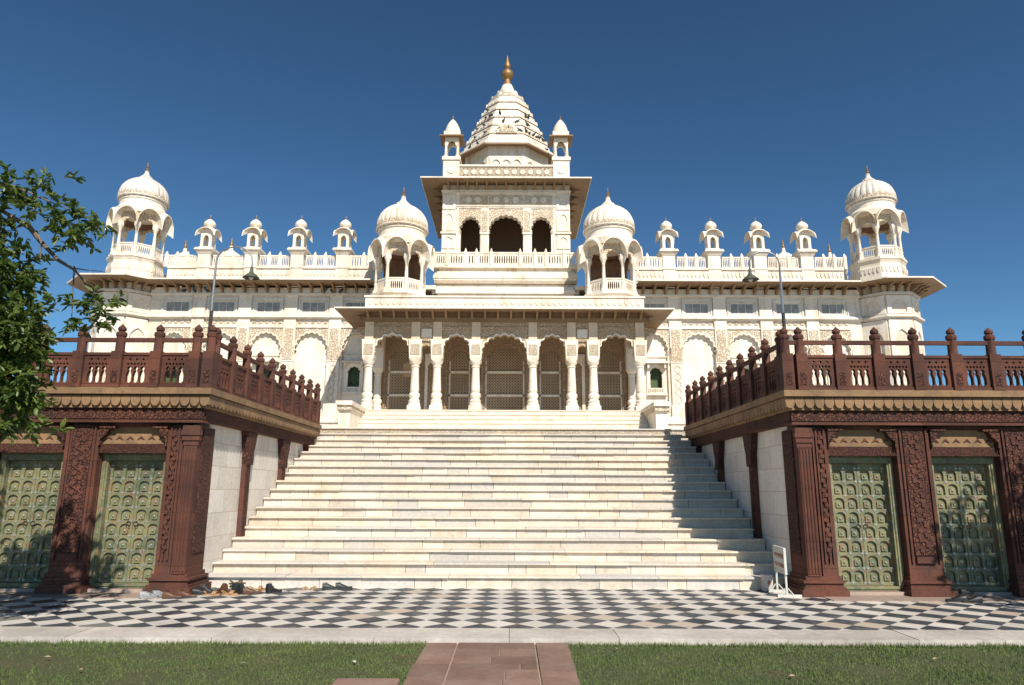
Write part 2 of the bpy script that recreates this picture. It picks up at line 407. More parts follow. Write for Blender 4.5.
# grass blades
def grass():
    n = 90000; rg = np.random.default_rng(3)
    x = rg.uniform(-7.5, 7.5, n); y = rg.uniform(5.9, 8.24, n)
    edge = rg.uniform(size=n) < 0.12; y = np.where(edge, rg.uniform(8.12, 8.24, n), y)
    keep = (np.abs(x-0.17) > 0.73 + rg.uniform(-.02, .06, n)) & ~((x > -1.22) & (x < -0.62) & (y > 6.05) & (y < 6.60))
    bare = np.zeros(len(x), bool)
    for bx_, by_, br_ in ((-4.9,7.55,.5),(-4.1,7.3,.35),(-5.3,7.0,.5),(-3.3,7.65,.2),(3.7,7.2,.2),(-2.9,6.7,.25),(5.2,7.6,.25)):
        dd = np.hypot((x-bx_)/1.4, y-by_)/br_ + 0.35*np.sin(9*x+3*y)*np.sin(11*y-2*x); bare |= (dd < 1) & (rg.uniform(size=len(x)) < 0.72)
    keep &= ~bare
    x, y, edge = x[keep], y[keep], edge[keep]; n = len(x)
    a = rg.uniform(0, 2*np.pi, n); h = rg.uniform(0.012, 0.032, n)*(1+0.5*np.sin(5*x+1.3)*np.sin(6*y+.7)) + (rg.uniform(size=n) < 0.02)*rg.uniform(0, .04, n) + np.where(edge, rg.uniform(0, .035, n), 0); w = rg.uniform(0.003, 0.006, n)
    lean = rg.uniform(-.02, .02, (n, 2)); z0 = -0.064
    v = np.zeros((n, 3, 3))
    v[:,0] = np.c_[x-np.cos(a)*w, y-np.sin(a)*w, np.full(n, z0)]; v[:,1] = np.c_[x+np.cos(a)*w, y+np.sin(a)*w, np.full(n, z0)]
    v[:,2] = np.c_[x+lean[:,0], y+lean[:,1], z0+h]
    me = bpy.data.meshes.new('grass'); me.vertices.add(n*3); me.vertices.foreach_set('co', v.ravel())
    me.loops.add(n*3); me.loops.foreach_set('vertex_index', np.arange(n*3)); me.polygons.add(n)
    me.polygons.foreach_set('loop_start', np.arange(n)*3); me.update(calc_edges=True); me.materials.append(blade_m)
    o = bpy.data.objects.new('grass', me); C.objects.link(o); tag(o, 'short mown green lawn grass', 'grass', kind='stuff')
grass()

# ------------------------------------------------------------------ great staircase
RISE, TREAD, NST, SY0, Z1 = 0.178, 0.379, 18, 12.30, 0.02
stairs = thing('staircase', 'broad pale marble staircase rising between the two red terraces', 'stairs', (AX, SY0, 0))
HW = 4.93
for i in range(NST):
    m = MB(); y0 = SY0 + i*TREAD; z1 = (i+1)*RISE+Z1; x = -HW
    while x < HW:
        w = min(rnd.choice((rnd.uniform(0.3, 0.7), rnd.uniform(0.6, 1.7))), HW-x)
        if HW-x-w < 0.3: w = HW-x
        m.t = rnd.random(); m.box(x+0.004, x+w-0.004, y0+rnd.uniform(0, .006), y0+TREAD+0.05, z1-RISE-0.02-(Z1 if i == 0 else 0), z1-0.034); x += w
    x = -HW
    if i == NST-1:
        m.m = 1; m.t = 0.3; m.box(-HW, HW, y0-0.006, y0+0.05, z1-RISE+0.01, z1-0.04); m.m = 0
    while x < HW:
        w = min(rnd.uniform(0.9, 2.4), HW-x)
        if HW-x-w < 0.4: w = HW-x
        dz = rnd.uniform(-.007, .004); dy = rnd.uniform(-.012, .008); m.t = rnd.random()*0.7
        m.box(x+0.004, x+w-0.004, y0-0.048+dy, y0+TREAD-0.001, z1-0.034, z1+dz); x += w
    m.v = [(a, b-SY0, c) for a, b, c in m.v]
    o = m.build('step', [step_m, marble_fine], stairs)
    if i == NST-1: o['label'] = 'topmost step with a carved riser'
LZ = NST*RISE+Z1                                   # terrace level 3.2
m = MB(); m.box(AX-HW, AX+HW, SY0+NST*TREAD+0.001, 27, LZ-0.3, LZ-0.004)
m.box(-45, 45, 27.001, 60, LZ-0.3, LZ-0.004)
tag(m.build('landing_pavement', kerb_m), kind='structure')

# ------------------------------------------------------------------ red sandstone terraces
FY = 11.60                                     # front wall plane
YB = SY0 + NST*TREAD                           # back end of the stairs
def scallops(m, length, z0, z1, O, U, N, step=0.158):
    """row of hanging rounded petals"""
    n = int(length/step); O = Vector(O); U = Vector(U); N = Vector(N)
    for i in range(n):
        u0 = i*length/n; w = length/n*0.94
        pts = [(u0+w/2+w/2*math.cos(t), z0+(z1-z0)*0.55*(1-math.sin(t))) for t in [PI*q/6 for q in range(7)]]
        pts = [(u0+w, z1)] + pts + [(u0, z1)]
        m.plate([pts], O, U, N, 0.05)
def balustrade_panel_loops(w, h):
    """pierced panel: three tall openings between balusters, small openings above"""
    loops = [rect(0, w, 0, h)]
    cx = w/2; g = w*0.25
    for k in (-1, 0, 1):
        c = cx+k*g; hh = g*0.42
        z0 = h*0.14; z1 = h*0.62
        prof = [(0.45, 0), (1.0, 0.10), (1.05, 0.42), (0.80, 0.6), (0.5, 0.75), (0.8, 0.88), (0.3, 1.0)]
        L = [(c-hh*a, z0+(z1-z0)*b) for a, b in prof]; Rr = [(c+hh*a, z0+(z1-z0)*b) for a, b in reversed(prof)]
        loops.append(L+Rr)
        for zz in (0.69, 0.83):
            for kk in (-0.25, 0.25):
                q = g*0.21; c2 = c+kk*g*(1 if zz < 0.8 else 1.9)
                if zz > 0.8 and kk > 0: continue
                c2 = c if zz > 0.8 else c2
                loops.append([(c2-q, h*zz), (c2, h*zz-q*1.2), (c2+q, h*zz), (c2, h*zz+q*1.2)])
    return loops
def post_mesh(s=1.0):
    m = MB(); z = 0
    m.box(-0.092, 0.092, -0.085, 0.085, 0, 0.60)
    m.m = 1; m.box(-0.05, 0.05, -0.090, 0.090, 0.08, 0.28); m.m = 0
    m.lathe([(0.088,0.60),(0.074,0.62),(0.070,0.85),(0.082,0.86),(0.086,0.90),(0.075,0.93),(0.042,0.945)], 8, a0=PI/8)
    m.lathe([(0.035,0.94),(0.06,0.955),(0.068,0.985),(0.058,1.015),(0.03,1.04),(0.010,1.065)], 10, sm=True)
    return m
post0 = None; CORN = 0.30
def terrace(s, label):
    """s=-1 left, +1 right; local x outward from the stairs edge side"""
    T = thing('sandstone_terrace', label, 'terrace', (AX+s*4.95, FY, 0))
    def X(x): return s*x                       # x = distance outward from stair wall plane (4.95)
    def B(m, x0, x1, y0, y1, z0, z1):
        a, b = X(x0), X(x1); m.box(min(a,b), max(a,b), y0, y1, z0, z1)
    CL = 6.45
    W = 9.2                                     # outward length of the built front
    # core walls
    m = MB()
    B(m, 0.0, 0.30, 0.45, YB-FY, 0, 2.72); sw = m.build('side_wall', side_m, T, 'white marble block side wall')
    # front backing wall with door recesses
    doors = [1.0, 2.68, 4.36]
    m = MB(); lp = [rect(0.3, W, 0, 2.62)]
    for d in doors: lp.append(rect(d-0.555, d+0.555, 0.06, 2.18))
    lp = [[(X(u), w) for u, w in l] for l in lp]
    m.plate(lp, (0, 0.05, 0), (1,0,0), (0,-1,0), 0.3)
    m.t = 0.5; B(m, 0.3, W, 1.0, 1.2, 0, 2.62); m.build('front_wall', red, T)
    # roof slab
    m = MB(); B(m, -0.0, 40, 0.0, 2.0, 2.93, LZ-0.09); B(m, 0.0, 40, 2.0, 18, 3.0, LZ-0.004); m.build('deck', kerb_m, T)
    # piers
    def pier(x0, x1, corner=False):
        m = MB(); y0 = -0.06
        for k, (e, za, zb) in enumerate(((0.14,0,0.10),(0.10,0.10,0.14),(0.06,0.14,0.20),(0.09,0.20,0.24),(0.035,0.24,0.30))):
            B(m, x0-(e*0.6 if not corner else e), x1+e*0.6, y0-e, 0.12 if not corner else 0.55+e*0.5, za, zb)
        B(m, x0, x1, y0, 0.12 if not corner else 0.55, 0.30, 2.62)
        c0, c1 = x0+0.05, x1-0.05
        if corner:
            cx0 = x0+0.0
            # engaged faceted corner shaft
            B(m, x0+0.00, x0+0.21, y0-0.05, y0, 0.30, 2.30)
            for q in range(4): m.lathe([(0.020,0.34),(0.020,2.28)], 8, X(x0+0.03+q*0.05), y0-0.05, 0)
            for q, e in enumerate((0.0,0.02,0.035,0.02)): B(m, x0-0.02-e, x0+0.22+e, y0-0.06-e, y0, 2.30+q*0.08, 2.38+q*0.08)
            c0 = x0+0.30
            B(m, x0+0.245, x0+0.27, y0-0.03, y0, 0.30, 2.6)
        w = c1-c0
        B(m, c0, c0+0.025, y0-0.03, y0, 0.5, 2.6); B(m, c1-0.025, c1, y0-0.03, y0, 0.5, 2.6)
        m.m = 1; B(m, c0+0.06, c1-0.06, y0-0.022, y0, 0.62, 2.58)
        if corner:
            B(m, x0-0.02, x0, 0.08, 0.5, 0.6, 2.58)
        m.m = 0
        B(m, c0+0.07, c1-0.07, y0-0.04, y0, 0.50, 0.60)
        # raised vine climbing the carved strip
        cc = (c0+c1)/2; amp = min(0.09, (c1-c0)*0.22); pts = []
        for k in range(73):
            zz = 0.68+k*0.0255; pts.append((X(cc+amp*math.sin(k*0.52)), y0-0.028, zz))
        m.tube(pts, [0.013]*73, 5, sm=False)
        for k in range(24):
            zz = 0.70+k*0.077; sg = 1 if k % 2 else -1; r = 0.030+0.3*amp*0.3
            px_, pz_ = X(cc+sg*amp*0.55), zz
            m.plate([[(px_+r*math.cos(t)*(1+0.25*math.cos(5*t)), pz_+r*math.sin(t)*(1+0.25*math.cos(5*t))) for t in [2*PI*q/15 for q in range(15)]]], (0, y0-0.038, 0), (1,0,0), (0,-1,0), 0.014)
        m.build('pier', [red, red_carved], T)
    pier(-0.06, 0.445, True)
    pier(1.565, 2.115); pier(3.245, 3.795); pier(4.925, W)
    # side pilasters against the white wall
    def swell(e, h, n=12, flip=1):
        """half of an ogee corbel outline: narrow at the foot, e wide at the top"""
        return [(flip*e*((k/n)**2.0*0.85+0.15*(k/n)+0.07*math.sin(4*PI*k/n)), -h+h*k/n) for k in range(n+1)]
    for yy in (2.15, 4.28, 6.2):
        m = MB(); B(m, -0.09, 0.0, yy-0.12, yy+0.12, 0.0, 2.16)
        L = swell(0.17, 0.62, flip=-1); Rr = swell(0.17, 0.62)
        pr = [(yy-0.12+u, 2.69+z) for u, z in L] + [(yy+0.12+u, 2.69+z) for u, z in reversed(Rr)]
        m.m = 1; m.plate([pr], (X(-0.13), 0, 0), (0,1,0), (-s,0,0), 0.13)
        B(m, -0.105, -0.09, yy-0.08, yy+0.08, 0.2, 2.0)
        m.build('pilaster', [red, red_carved], T)
    # corbels beside the piers (front)
    for d in doors:
        for q in (-1, 1):
            m = MB(); e = swell(0.22, 0.32, flip=-q)
            pr = [(X(d+q*0.555), 2.60)] + [(X(d+q*0.555+u), 2.60+z) for u, z in e]
            m.plate([pr], (0, -0.10, 0), (1,0,0), (0,-1,0), 0.16)
            B(m, min(d+q*0.555, d+q*0.30), max(d+q*0.555, d+q*0.30), -0.115, 0.05, 2.575, 2.605)
            m.build('corbel', red_carved, T)
        # lintel panel in buff stone with notches + lattice band
        m = MB(); B(m, d-0.54, d+0.54, 0.0, 0.10, 2.325, 2.60)
        m.m = 1; B(m, d-0.555, d+0.555, -0.03, 0.10, 2.19, 2.32); B(m, d-0.60, d+0.60, -0.05, -0.02, 2.175, 2.20)
        m.m = 2; B(m, d-0.553, d+0.553, -0.03, 0.09, 2.603, 2.662)
        for q in range(6):
            cx = d-0.44+q*0.176; zc = 2.42
            pts = [(X(cx-0.06), zc-0.025), (X(cx), zc+0.04), (X(cx+0.06), zc-0.025), (X(cx), zc-0.0)]
            if s < 0: pts = pts[::-1]
            m.plate([pts], (0, -0.014, 0), (1,0,0), (0,-1,0), 0.012)
        m.build('lintel', [buff, red_fine, red], T)
    # frieze under cornice: front and side
    m = MB(); B(m, -0.14, W, -0.16, 0.1, 2.70, 2.90); B(m, -0.155, W, -0.175, 0.1, 2.665, 2.70)
    B(m, -0.14, 0.1, 0.1, CL, 2.70, 2.90)
    m.m = 1; B(m, -0.155, W, -0.175, -0.16, 2.725, 2.885); B(m, -0.155, -0.14, -0.1, CL, 2.72, 2.885)
    m.build('frieze', [red, red_carved], T)
    # buff cornice
    m = MB(); B(m, -0.30, W, -0.32, 0.3, 3.115, LZ-0.004); B(m, -0.30, 0.3, 0.3, CL, 3.115, LZ-0.004)
    B(m, -0.20, W, -0.22, 0.2, 2.90, 3.10); B(m, -0.20, 0.2, 0.2, CL, 2.90, 3.10); B(m, -0.265, -0.15, -0.265, -0.15, 2.95, 3.10)
    x0w, x1w = (X(-0.27), X(W))
    if s > 0: scallops(m, W+0.27, 2.925, 3.10, (X(-0.27), -0.27, 0), (1,0,0), (0,-1,0))
    else: scallops(m, W+0.27, 2.925, 3.10, (X(W), -0.27, 0), (1,0,0), (0,-1,0))
    scallops(m, CL+0.217, 2.925, 3.10, (X(-0.268), -0.217, 0), (0,1,0), (-s,0,0))
    m.build('cornice', buff, T)
    # balustrade
    bz = LZ-0.004; yb = -0.24; xb = -0.20
    global post0
    def post(x, y, rot=0):
        global post0
        if post0 is None:
            post0 = post_mesh().build('balustrade_post', [red, red_carved], T); o = post0
        else:
            o = post0.copy(); C.objects.link(o); o.parent = T
        o.location = (X(x), y, bz); o.rotation_euler = (0, 0, rot)
    def panel(p0, p1, N):
        d = Vector(p1)-Vector(p0); L = d.length; U = d.normalized()
        m = MB(); m.plate([[(u, w) for u, w in l] for l in balustrade_panel_loops(L, 0.565)], (0,0,0), (1,0,0), (0,-1,0), 0.07)
        m.box(0, L, -0.02, 0.09, 0.0, 0.05); m.box(0, L, -0.018, 0.088, 0.535, 0.58)
        o = m.build('balustrade_panel', red, T)
        o.location = (p0[0], p0[1], bz); o.rotation_euler = (0, 0, math.atan2(U.y, U.x))
    xs = [xb, xb+0.235] + [xb+0.235+0.635*k for k in range(1, 15)]
    for x in xs: post(x, yb)
    for k in range(1, len(xs)-1):
        a, b = X(xs[k]+0.10), X(xs[k+1]-0.10)
        if a > b: a, b = b, a
        panel((a, yb-0.035, 0), (b, yb-0.035, 0), None)
    ys = [yb+0.19] + [yb+0.19+0.695*k for k in range(1, 10)]
    for y in ys: post(xb, y, PI/2)
    for k in range(len(ys)-1):
        if s > 0: panel((X(xb)-0.035, ys[k+1]-0.10, 0), (X(xb)-0.035, ys[k]+0.10, 0), None)
        else: panel((X(xb)+0.035, ys[k]+0.10, 0), (X(xb)+0.035, ys[k+1]-0.10, 0), None)
    m = MB(); m.box(min(X(xb), X(xs[-1])), max(X(xb), X(xs[-1])), yb-0.032, yb+0.032, bz+0.765, bz+0.83)
    m.box(X(xb)-0.032, X(xb)+0.032, yb+0.0321, ys[-1], bz+0.765, bz+0.83)
    m.build('handrail', red, T)
    # doors
    for d in doors:
        c = X(d)
        m = MB()
        m.plate([rect(c-0.555, c+0.555, 0.06, 2.175), rect(c-0.455, c+0.455, 0.13, 2.06)], (0, 0.09, 0), (1,0,0), (0,-1,0), 0.2)
        m.plate([rect(c-0.53, c+0.53, 0.09, 2.15), rect(c-0.485, c+0.485, 0.12, 2.09)], (0, 0.075, 0), (1,0,0), (0,-1,0), 0.014)
        m.m = 1; m.box(c-0.60, c+0.60, -0.02, 0.6, 0.0, 0.06)
        F = m.build('door', [door_green, border_m], T)
        for q in (-1, 1):
            m = MB(); x0 = c-0.455 if q < 0 else c+0.003; x1 = c-0.003 if q < 0 else c+0.455
            loops = [rect(x0, x1, 0.135, 2.055)]; w = (x1-x0); cells = []
            for i in range(2):
                for j in range(8):
                    ccx = x0+w*(0.27+0.47*i); cz = 0.185+j*0.228
                    loops.append([(ccx-0.083, cz)] + [(ccx+0.083, cz)] + [(ccx+0.083*math.cos(t), cz+0.115+0.065*math.sin(t)) for t in [PI*k/6 for k in range(7)]])
                    cells.append((ccx, cz))
            m.plate(loops, (0, 0.19, 0), (1,0,0), (0,-1,0), 0.045)
            m.box(x0+0.002, x1-0.002, 0.225, 0.25, 0.137, 2.053)
            for ccx, cz in cells:
                m.box(ccx-0.045, ccx+0.045, 0.205, 0.226, cz+0.02, cz+0.11)
            m.m = 1
            for ccx, cz in cells:
                for rr, yy in ((0.017, 0.203),):
                    m.lathe([(rr,0),(rr*0.9,0.012),(rr*0.3,0.02)], 8, 0, 0, 0); base = len(m.v)-24
                    for k in range(24):
                        vx, vy, vz = m.v[base+k]; m.v[base+k] = (ccx+vx, yy-vz, cz+0.07+vy)
            for i in range(3):
                for j in range(9):
                    gx = x0+w*(0.035+0.47*i); gz = 0.20-0.031+j*0.228
                    if j == 8: gz -= 0.012
                    gx = min(max(gx, x0+0.03), x1-0.03)
                    r = 0.034
                    pts = []
                    for k in range(8):
                        a = PI/4*k; rr = r if k % 2 == 0 else r*0.42
                        pts.append((gx+rr*math.cos(a), max(gz, 0.172)+rr*math.sin(a)))
                    m.plate([pts], (0, 0.182, 0), (1,0,0), (0,-1,0), 0.0075)
            m.build('door_leaf', [door_green, door_stud], F)
        m = MB()
        for q in (-1, 1):
            pts = [(c+q*0.06+0.035*math.cos(2*PI*k/12), 0.175, 1.05+0.035*math.sin(2*PI*k/12)) for k in range(13)]
            m.tube(pts, [0.006]*13, 6)
        m.build('door_ring', dark_iron, F)
    return T
terrace(-1, 'red sandstone terrace with balustrade and green doors left of the stairs, half under the tree')
terrace(1, 'red sandstone terrace with balustrade and green doors right of the stairs, clear of leaves')

# ------------------------------------------------------------------ the marble memorial
PAL = thing('marble_memorial', 'white marble domed memorial hall with a tiered spire above the stairs', 'building', (0, 30, LZ))
def P(m, name, mats, parent=PAL, label=None):
    """world-space mesh parented below; keeps world position"""
    o = m.build(name, mats, None, label)
    base = Vector((0, 30, LZ))
    o.parent = parent
    if parent is PAL: o.location = -base
    return o

def column(m, x, y, z0, z1, r=0.19):
    """baluster shaped marble column from z0 to capital z1"""
    h = z1-z0
    m.box(x-r*1.35, x+r*1.35, y-r*1.35, y+r*1.35, z0, z0+0.10*h)
    pr = [(1.30,0.10),(1.36,0.13),(1.15,0.17),(1.28,0.20),(0.95,0.235),(1.22,0.30),(1.15,0.34),(0.86,0.37),(1.0,0.39),(0.98,0.42),(0.90,0.60),(0.80,0.86),(1.0,0.88),(0.82,0.90),(0.9,0.92),(1.25,0.96),(1.3,1.0)]
    m.lathe([(r*a, h*b) for a, b in pr], 12, x, y, z0, sm=True)

# ---- portico
PY = 30.0
cols = [-5.9,-3.87,-2.92,-1.24,1.24,2.92,3.87,5.9]
m = MB(); m.box(-6.35, 6.35, 29.45, 32.5, 4.3, 4.92); m.box(-6.38, 6.38, 29.42, 32.5, 4.86, 4.915)
m.box(-6.35, 6.35, 29.45, 32.5, LZ, 4.3); P(m, 'portico_floor', marble_blk)
for i in range(8):
    m = MB(); y0 = 29.43-0.30*(8-i); z1 = LZ+(i+1)*0.205
    m.box(-5.84, 5.84, y0, 29.44, z1-0.205, z1-0.03); m.box(-5.84, 5.84, y0-0.025, 29.44, z1-0.03, z1)
    P(m, 'porch_step', step_m)
for s in (-1, 1):
    m = MB(); xa, xb2 = s*5.85, s*6.30; x0, x1 = min(xa,xb2), max(xa,xb2)
    m.box(x0, x1, 26.8, 29.4, LZ, 4.55); m.box(x0-0.05, x1+0.05, 26.75, 29.4, LZ, LZ+0.3)
    m.m = 1; m.box(x0-0.05, x1+0.05, 26.68, 29.4, 4.60, 4.78); m.m = 0
    m.box(x0-0.09, x1+0.09, 26.6, 29.4, 4.78, 4.94); m.box(x0-0.02, x1+0.02, 26.76, 29.4, 4.55, 4.60)
    P(m, 'porch_pedestal', [marble, marble_carved])
for x in cols:
    m = MB(); column(m, x, PY, 4.92, 7.10, 0.20); P(m, 'porch_column', marble)
# capital blocks + beam with cusped arches
for x in cols:
    m = MB()
    m.frus(x, PY, 7.10, 7.22, 0.22, 0.2, 0.26, 0.24); m.frus(x, PY, 7.22, 8.02, 0.25, 0.24, 0.29, 0.27); m.m = 2; m.box(x-0.19, x+0.19, PY-0.22, PY+0.2, 8.02, 8.80)
    m.m = 1; m.box(x-0.2, x+0.2, PY-0.262, PY-0.2, 7.34, 7.9); m.m = 0
    P(m, 'column_capital', [marble, marble_fine, warm_m])
arch = []
bays = list(zip(cols[:-1], cols[1:]))
for a, b in bays:
    c = (a+b)/2; hw = (b-a)/2-0.24
    if hw > 0.3: arch.append(cusp(c, hw, 7.45, 8.22, 9 if hw > 0.9 else 7))
    else: arch.append(cusp(c, hw, 7.45, 7.78, 5))
m = MB(); m.plate([arcade(-6.09, 6.09, 7.2, 8.80, arch)], (0, PY-0.16, 0), (1,0,0), (0,-1,0), 0.34)
# mouldings around arches: a thin raised copy
for (a, b), ar in zip(bays, arch):
    c = (a+b)/2; hw = (b-a)/2-0.24
    if hw < 0.3: continue
    big = [(c+(u-c)*1.0, z) for u, z in ar]
    out = [(c+(u-c)*1.07, 7.45+(z-7.45)*1.10) for u, z in reversed(ar[1:-1])]
    m.m = 1; m.plate([big[1:-1]+out], (0, PY-0.185, 0), (1,0,0), (0,-1,0), 0.02); m.m = 0
    m.box(a+0.2, b-0.2, PY-0.2, PY-0.16, 8.56, 8.60)
for a, b in ((-3.87,-2.92),(2.92,3.87)):
    m.box(a+0.2, b-0.2, PY-0.24, PY-0.16, 7.95, 8.02); m.m = 1; m.box(a+0.25, b-0.25, PY-0.20, PY-0.16, 8.12, 8.5); m.m = 0
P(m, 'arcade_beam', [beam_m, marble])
for s in (-1, 1):                               # porch ends
    m = MB(); m.plate([arcade(0.25, 2.3, 7.25, 8.86, [cusp(1.3, 0.80, 7.52, 8.36, 7)])], (s*6.08, PY, 0), (0,1,0), (s,0,0), 0.3); P(m, 'end_arch', beam_m)
    m = MB(); column(m, s*5.9, 32.2, 4.92, 7.10, 0.19); m.box(s*5.9-0.25, s*5.9+0.25, 31.95, 32.45, 7.1, 8.86); P(m, 'porch_column', marble)
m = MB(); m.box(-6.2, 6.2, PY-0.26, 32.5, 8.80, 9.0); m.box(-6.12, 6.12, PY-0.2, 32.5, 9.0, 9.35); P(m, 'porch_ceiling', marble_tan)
# eave (chajja)
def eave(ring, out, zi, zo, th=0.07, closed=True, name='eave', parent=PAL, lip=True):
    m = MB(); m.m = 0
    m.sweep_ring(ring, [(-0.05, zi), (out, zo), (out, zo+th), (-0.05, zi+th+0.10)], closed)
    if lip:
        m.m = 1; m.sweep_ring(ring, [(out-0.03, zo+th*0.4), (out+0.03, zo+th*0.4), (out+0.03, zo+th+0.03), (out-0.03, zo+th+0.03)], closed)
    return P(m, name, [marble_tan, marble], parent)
br_mesh = None
def bracket(x, y, z, ang, parent, s=1.0):
    """curved corbel under an eave; ang = outward direction angle"""
    global br_mesh
    if br_mesh is None:
        m = MB(); w = 0.05
        prof = [(0,0),(0.10,0.02),(0.16,0.10),(0.30,0.16),(0.36,0.26),(0.62,0.32),(0.70,0.38),(0,0.38)]
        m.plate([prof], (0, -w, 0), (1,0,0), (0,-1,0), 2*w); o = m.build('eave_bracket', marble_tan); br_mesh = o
    else:
        o = br_mesh.copy(); C.objects.link(o)
    o.parent = parent; o.matrix_parent_inverse = Matrix.Identity(4)
    o.location = (x, y, z); o.rotation_euler = (0, 0, ang); o.scale = (s, s, s)
prE = [(-6.2, 32.5, -1, 0), (-6.2, PY-0.2, -1, -1), (6.2, PY-0.2, 1, -1), (6.2, 32.5, 1, 0)]
E1 = eave(prE, 1.0, 9.26, 9.13, 0.05, closed=False)
for k in range(22):
    bracket(-5.95+k*11.9/21, PY-0.2, 8.90, -PI/2, E1, 0.95)
for s in (-1, 1):
    for k in range(3): bracket(s*6.12, 30.3+0.8*k, 8.90, 0 if s > 0 else PI, E1, 0.95)
# porch roof parapet
m = MB(); m.box(-6.15, 6.15, PY-0.15, 32.4, 9.36, 10.00); m.box(-6.2, 6.2, PY-0.2, 32.4, 9.93, 10.01); m.box(-6.2,6.2,PY-0.2,32.4,9.38,9.46)
nn = 46
for k in range(nn):
    c = -6.05+(k+0.5)*12.1/nn; w = 0.10
    m.plate([[(c-w,9.86),(c-w,9.70),(c-w*0.6,9.63),(c,9.58),(c+w*0.6,9.63),(c+w,9.70),(c+w,9.86)]], (0, PY-0.175, 0), (1,0,0), (0,-1,0), 0.025)
P(m, 'porch_parapet', marble)
# ---- back wall of the porch with lattice screens
WY = 32.5
holes = []
scr = [(0, 0.92, 8.15), (-2.13, 0.50, 8.0), (2.13, 0.50, 8.0), (-4.88, 0.62, 8.0), (4.88, 0.62, 8.0)]
m = MB(); loops = [rect(-6.3, 6.3, 4.9, 10.5)]
for c, hw, za in scr:
    loops.append([(c-hw, 5.0), (c+hw, 5.0)] + list(reversed(cusp(c, hw, 7.35, za+0.1, 9 if hw > 0.8 else 7))))
m.plate(loops, (0, WY, 0), (1,0,0), (0,-1,0), 0.35)
for c, hw, za in scr:
    for sgn in (-1, 1): m.box(c+sgn*(hw+0.14)-0.05, c+sgn*(hw+0.14)+0.05, WY-0.08, WY, 4.93, 7.4)
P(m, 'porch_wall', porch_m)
def lattice(m, x0, x1, z0, z1, y, pitch, bw):
    """diagonal stone screen of crossing bars clipped to a rectangle, plus a hub grid"""
    for sgn in (1, -1):
        k = -int((z1-z0)/pitch)-2
        W = x1-x0; H = z1-z0
        u = -H
        while u < W+H:
            # line x = u + t, z = t (sgn 1) or z = H - t
            t0 = max(0, -u); t1 = min(H, W-u)
            if t1-t0 > 0.02:
                xa, za = x0+u+t0, t0; xb_, zb = x0+u+t1, t1
                if sgn < 0: za, zb = H-za, H-zb
                m.plate([[(xa-bw, z0+za), (xa+bw, z0+za), (xb_+bw, z0+zb), (xb_-bw, z0+zb)]], (0, y+(0.0 if sgn > 0 else 0.012), 0), (1,0,0), (0,-1,0), 0.03)
            u += pitch
for c, hw, za in scr:
    m = MB(); zs = [5.0, 5.95, 7.05, za+0.15]
    for a, b in zip(zs[:-1], zs[1:]):
        lattice(m, c-hw, c+hw, a, b, WY+0.16, 0.135, 0.022)
    for q in range(int(2*hw/0.135)+1):
        m.box(c-hw+q*0.135-0.009, c-hw+q*0.135+0.009, WY+0.175, WY+0.20, 5.0, za+0.1)
    m.m = 1
    for z in zs[1:3]: m.box(c-hw, c+hw, WY+0.08, WY+0.2, z-0.05, z+0.05)
    for sgn in (-1, 1): m.box(min(c+sgn*hw, c+sgn*(hw-0.07)), max(c+sgn*hw, c+sgn*(hw-0.07)), WY+0.08, WY+0.2, 5.0, 7.6)
    m.box(c-hw, c+hw, WY+0.08, WY+0.2, 4.99, 5.05)
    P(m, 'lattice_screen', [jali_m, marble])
for c in (-3.39, 3.39):                         # niches between the paired columns
    m = MB(); m.plate([rect(c-0.36, c+0.36, 5.0, 7.9), [(c-0.22, 5.2), (c+0.22, 5.2)] + list(reversed(cusp(c, 0.22, 7.2, 7.5, 5)))], (0, WY-0.09, 0), (1,0,0), (0,-1,0), 0.085)
    P(m, 'wall_niche', marble)
# ---- hall body behind (hollow, dark inside)
m = MB(); m.box(-16.9, 16.9, 46, 46.3, LZ, 11.4); m.box(-17.2, -16.9, 33, 46.3, LZ, 11.4); m.box(16.9, 17.2, 33, 46.3, LZ, 11.4)
m.box(-17.2, -3.4, 32.9, 46.3, 11.2, 11.4); m.box(3.4, 17.2, 32.9, 46.3, 11.2, 11.4); m.box(-3.4, 3.4, 32.9, 46.3, 11.0, 11.2)
P(m, 'hall_shell', marble)
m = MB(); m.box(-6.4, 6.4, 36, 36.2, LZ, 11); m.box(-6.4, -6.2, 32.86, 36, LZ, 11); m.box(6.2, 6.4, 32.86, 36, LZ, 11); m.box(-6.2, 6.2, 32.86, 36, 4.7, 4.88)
P(m, 'inner_wall', interior)

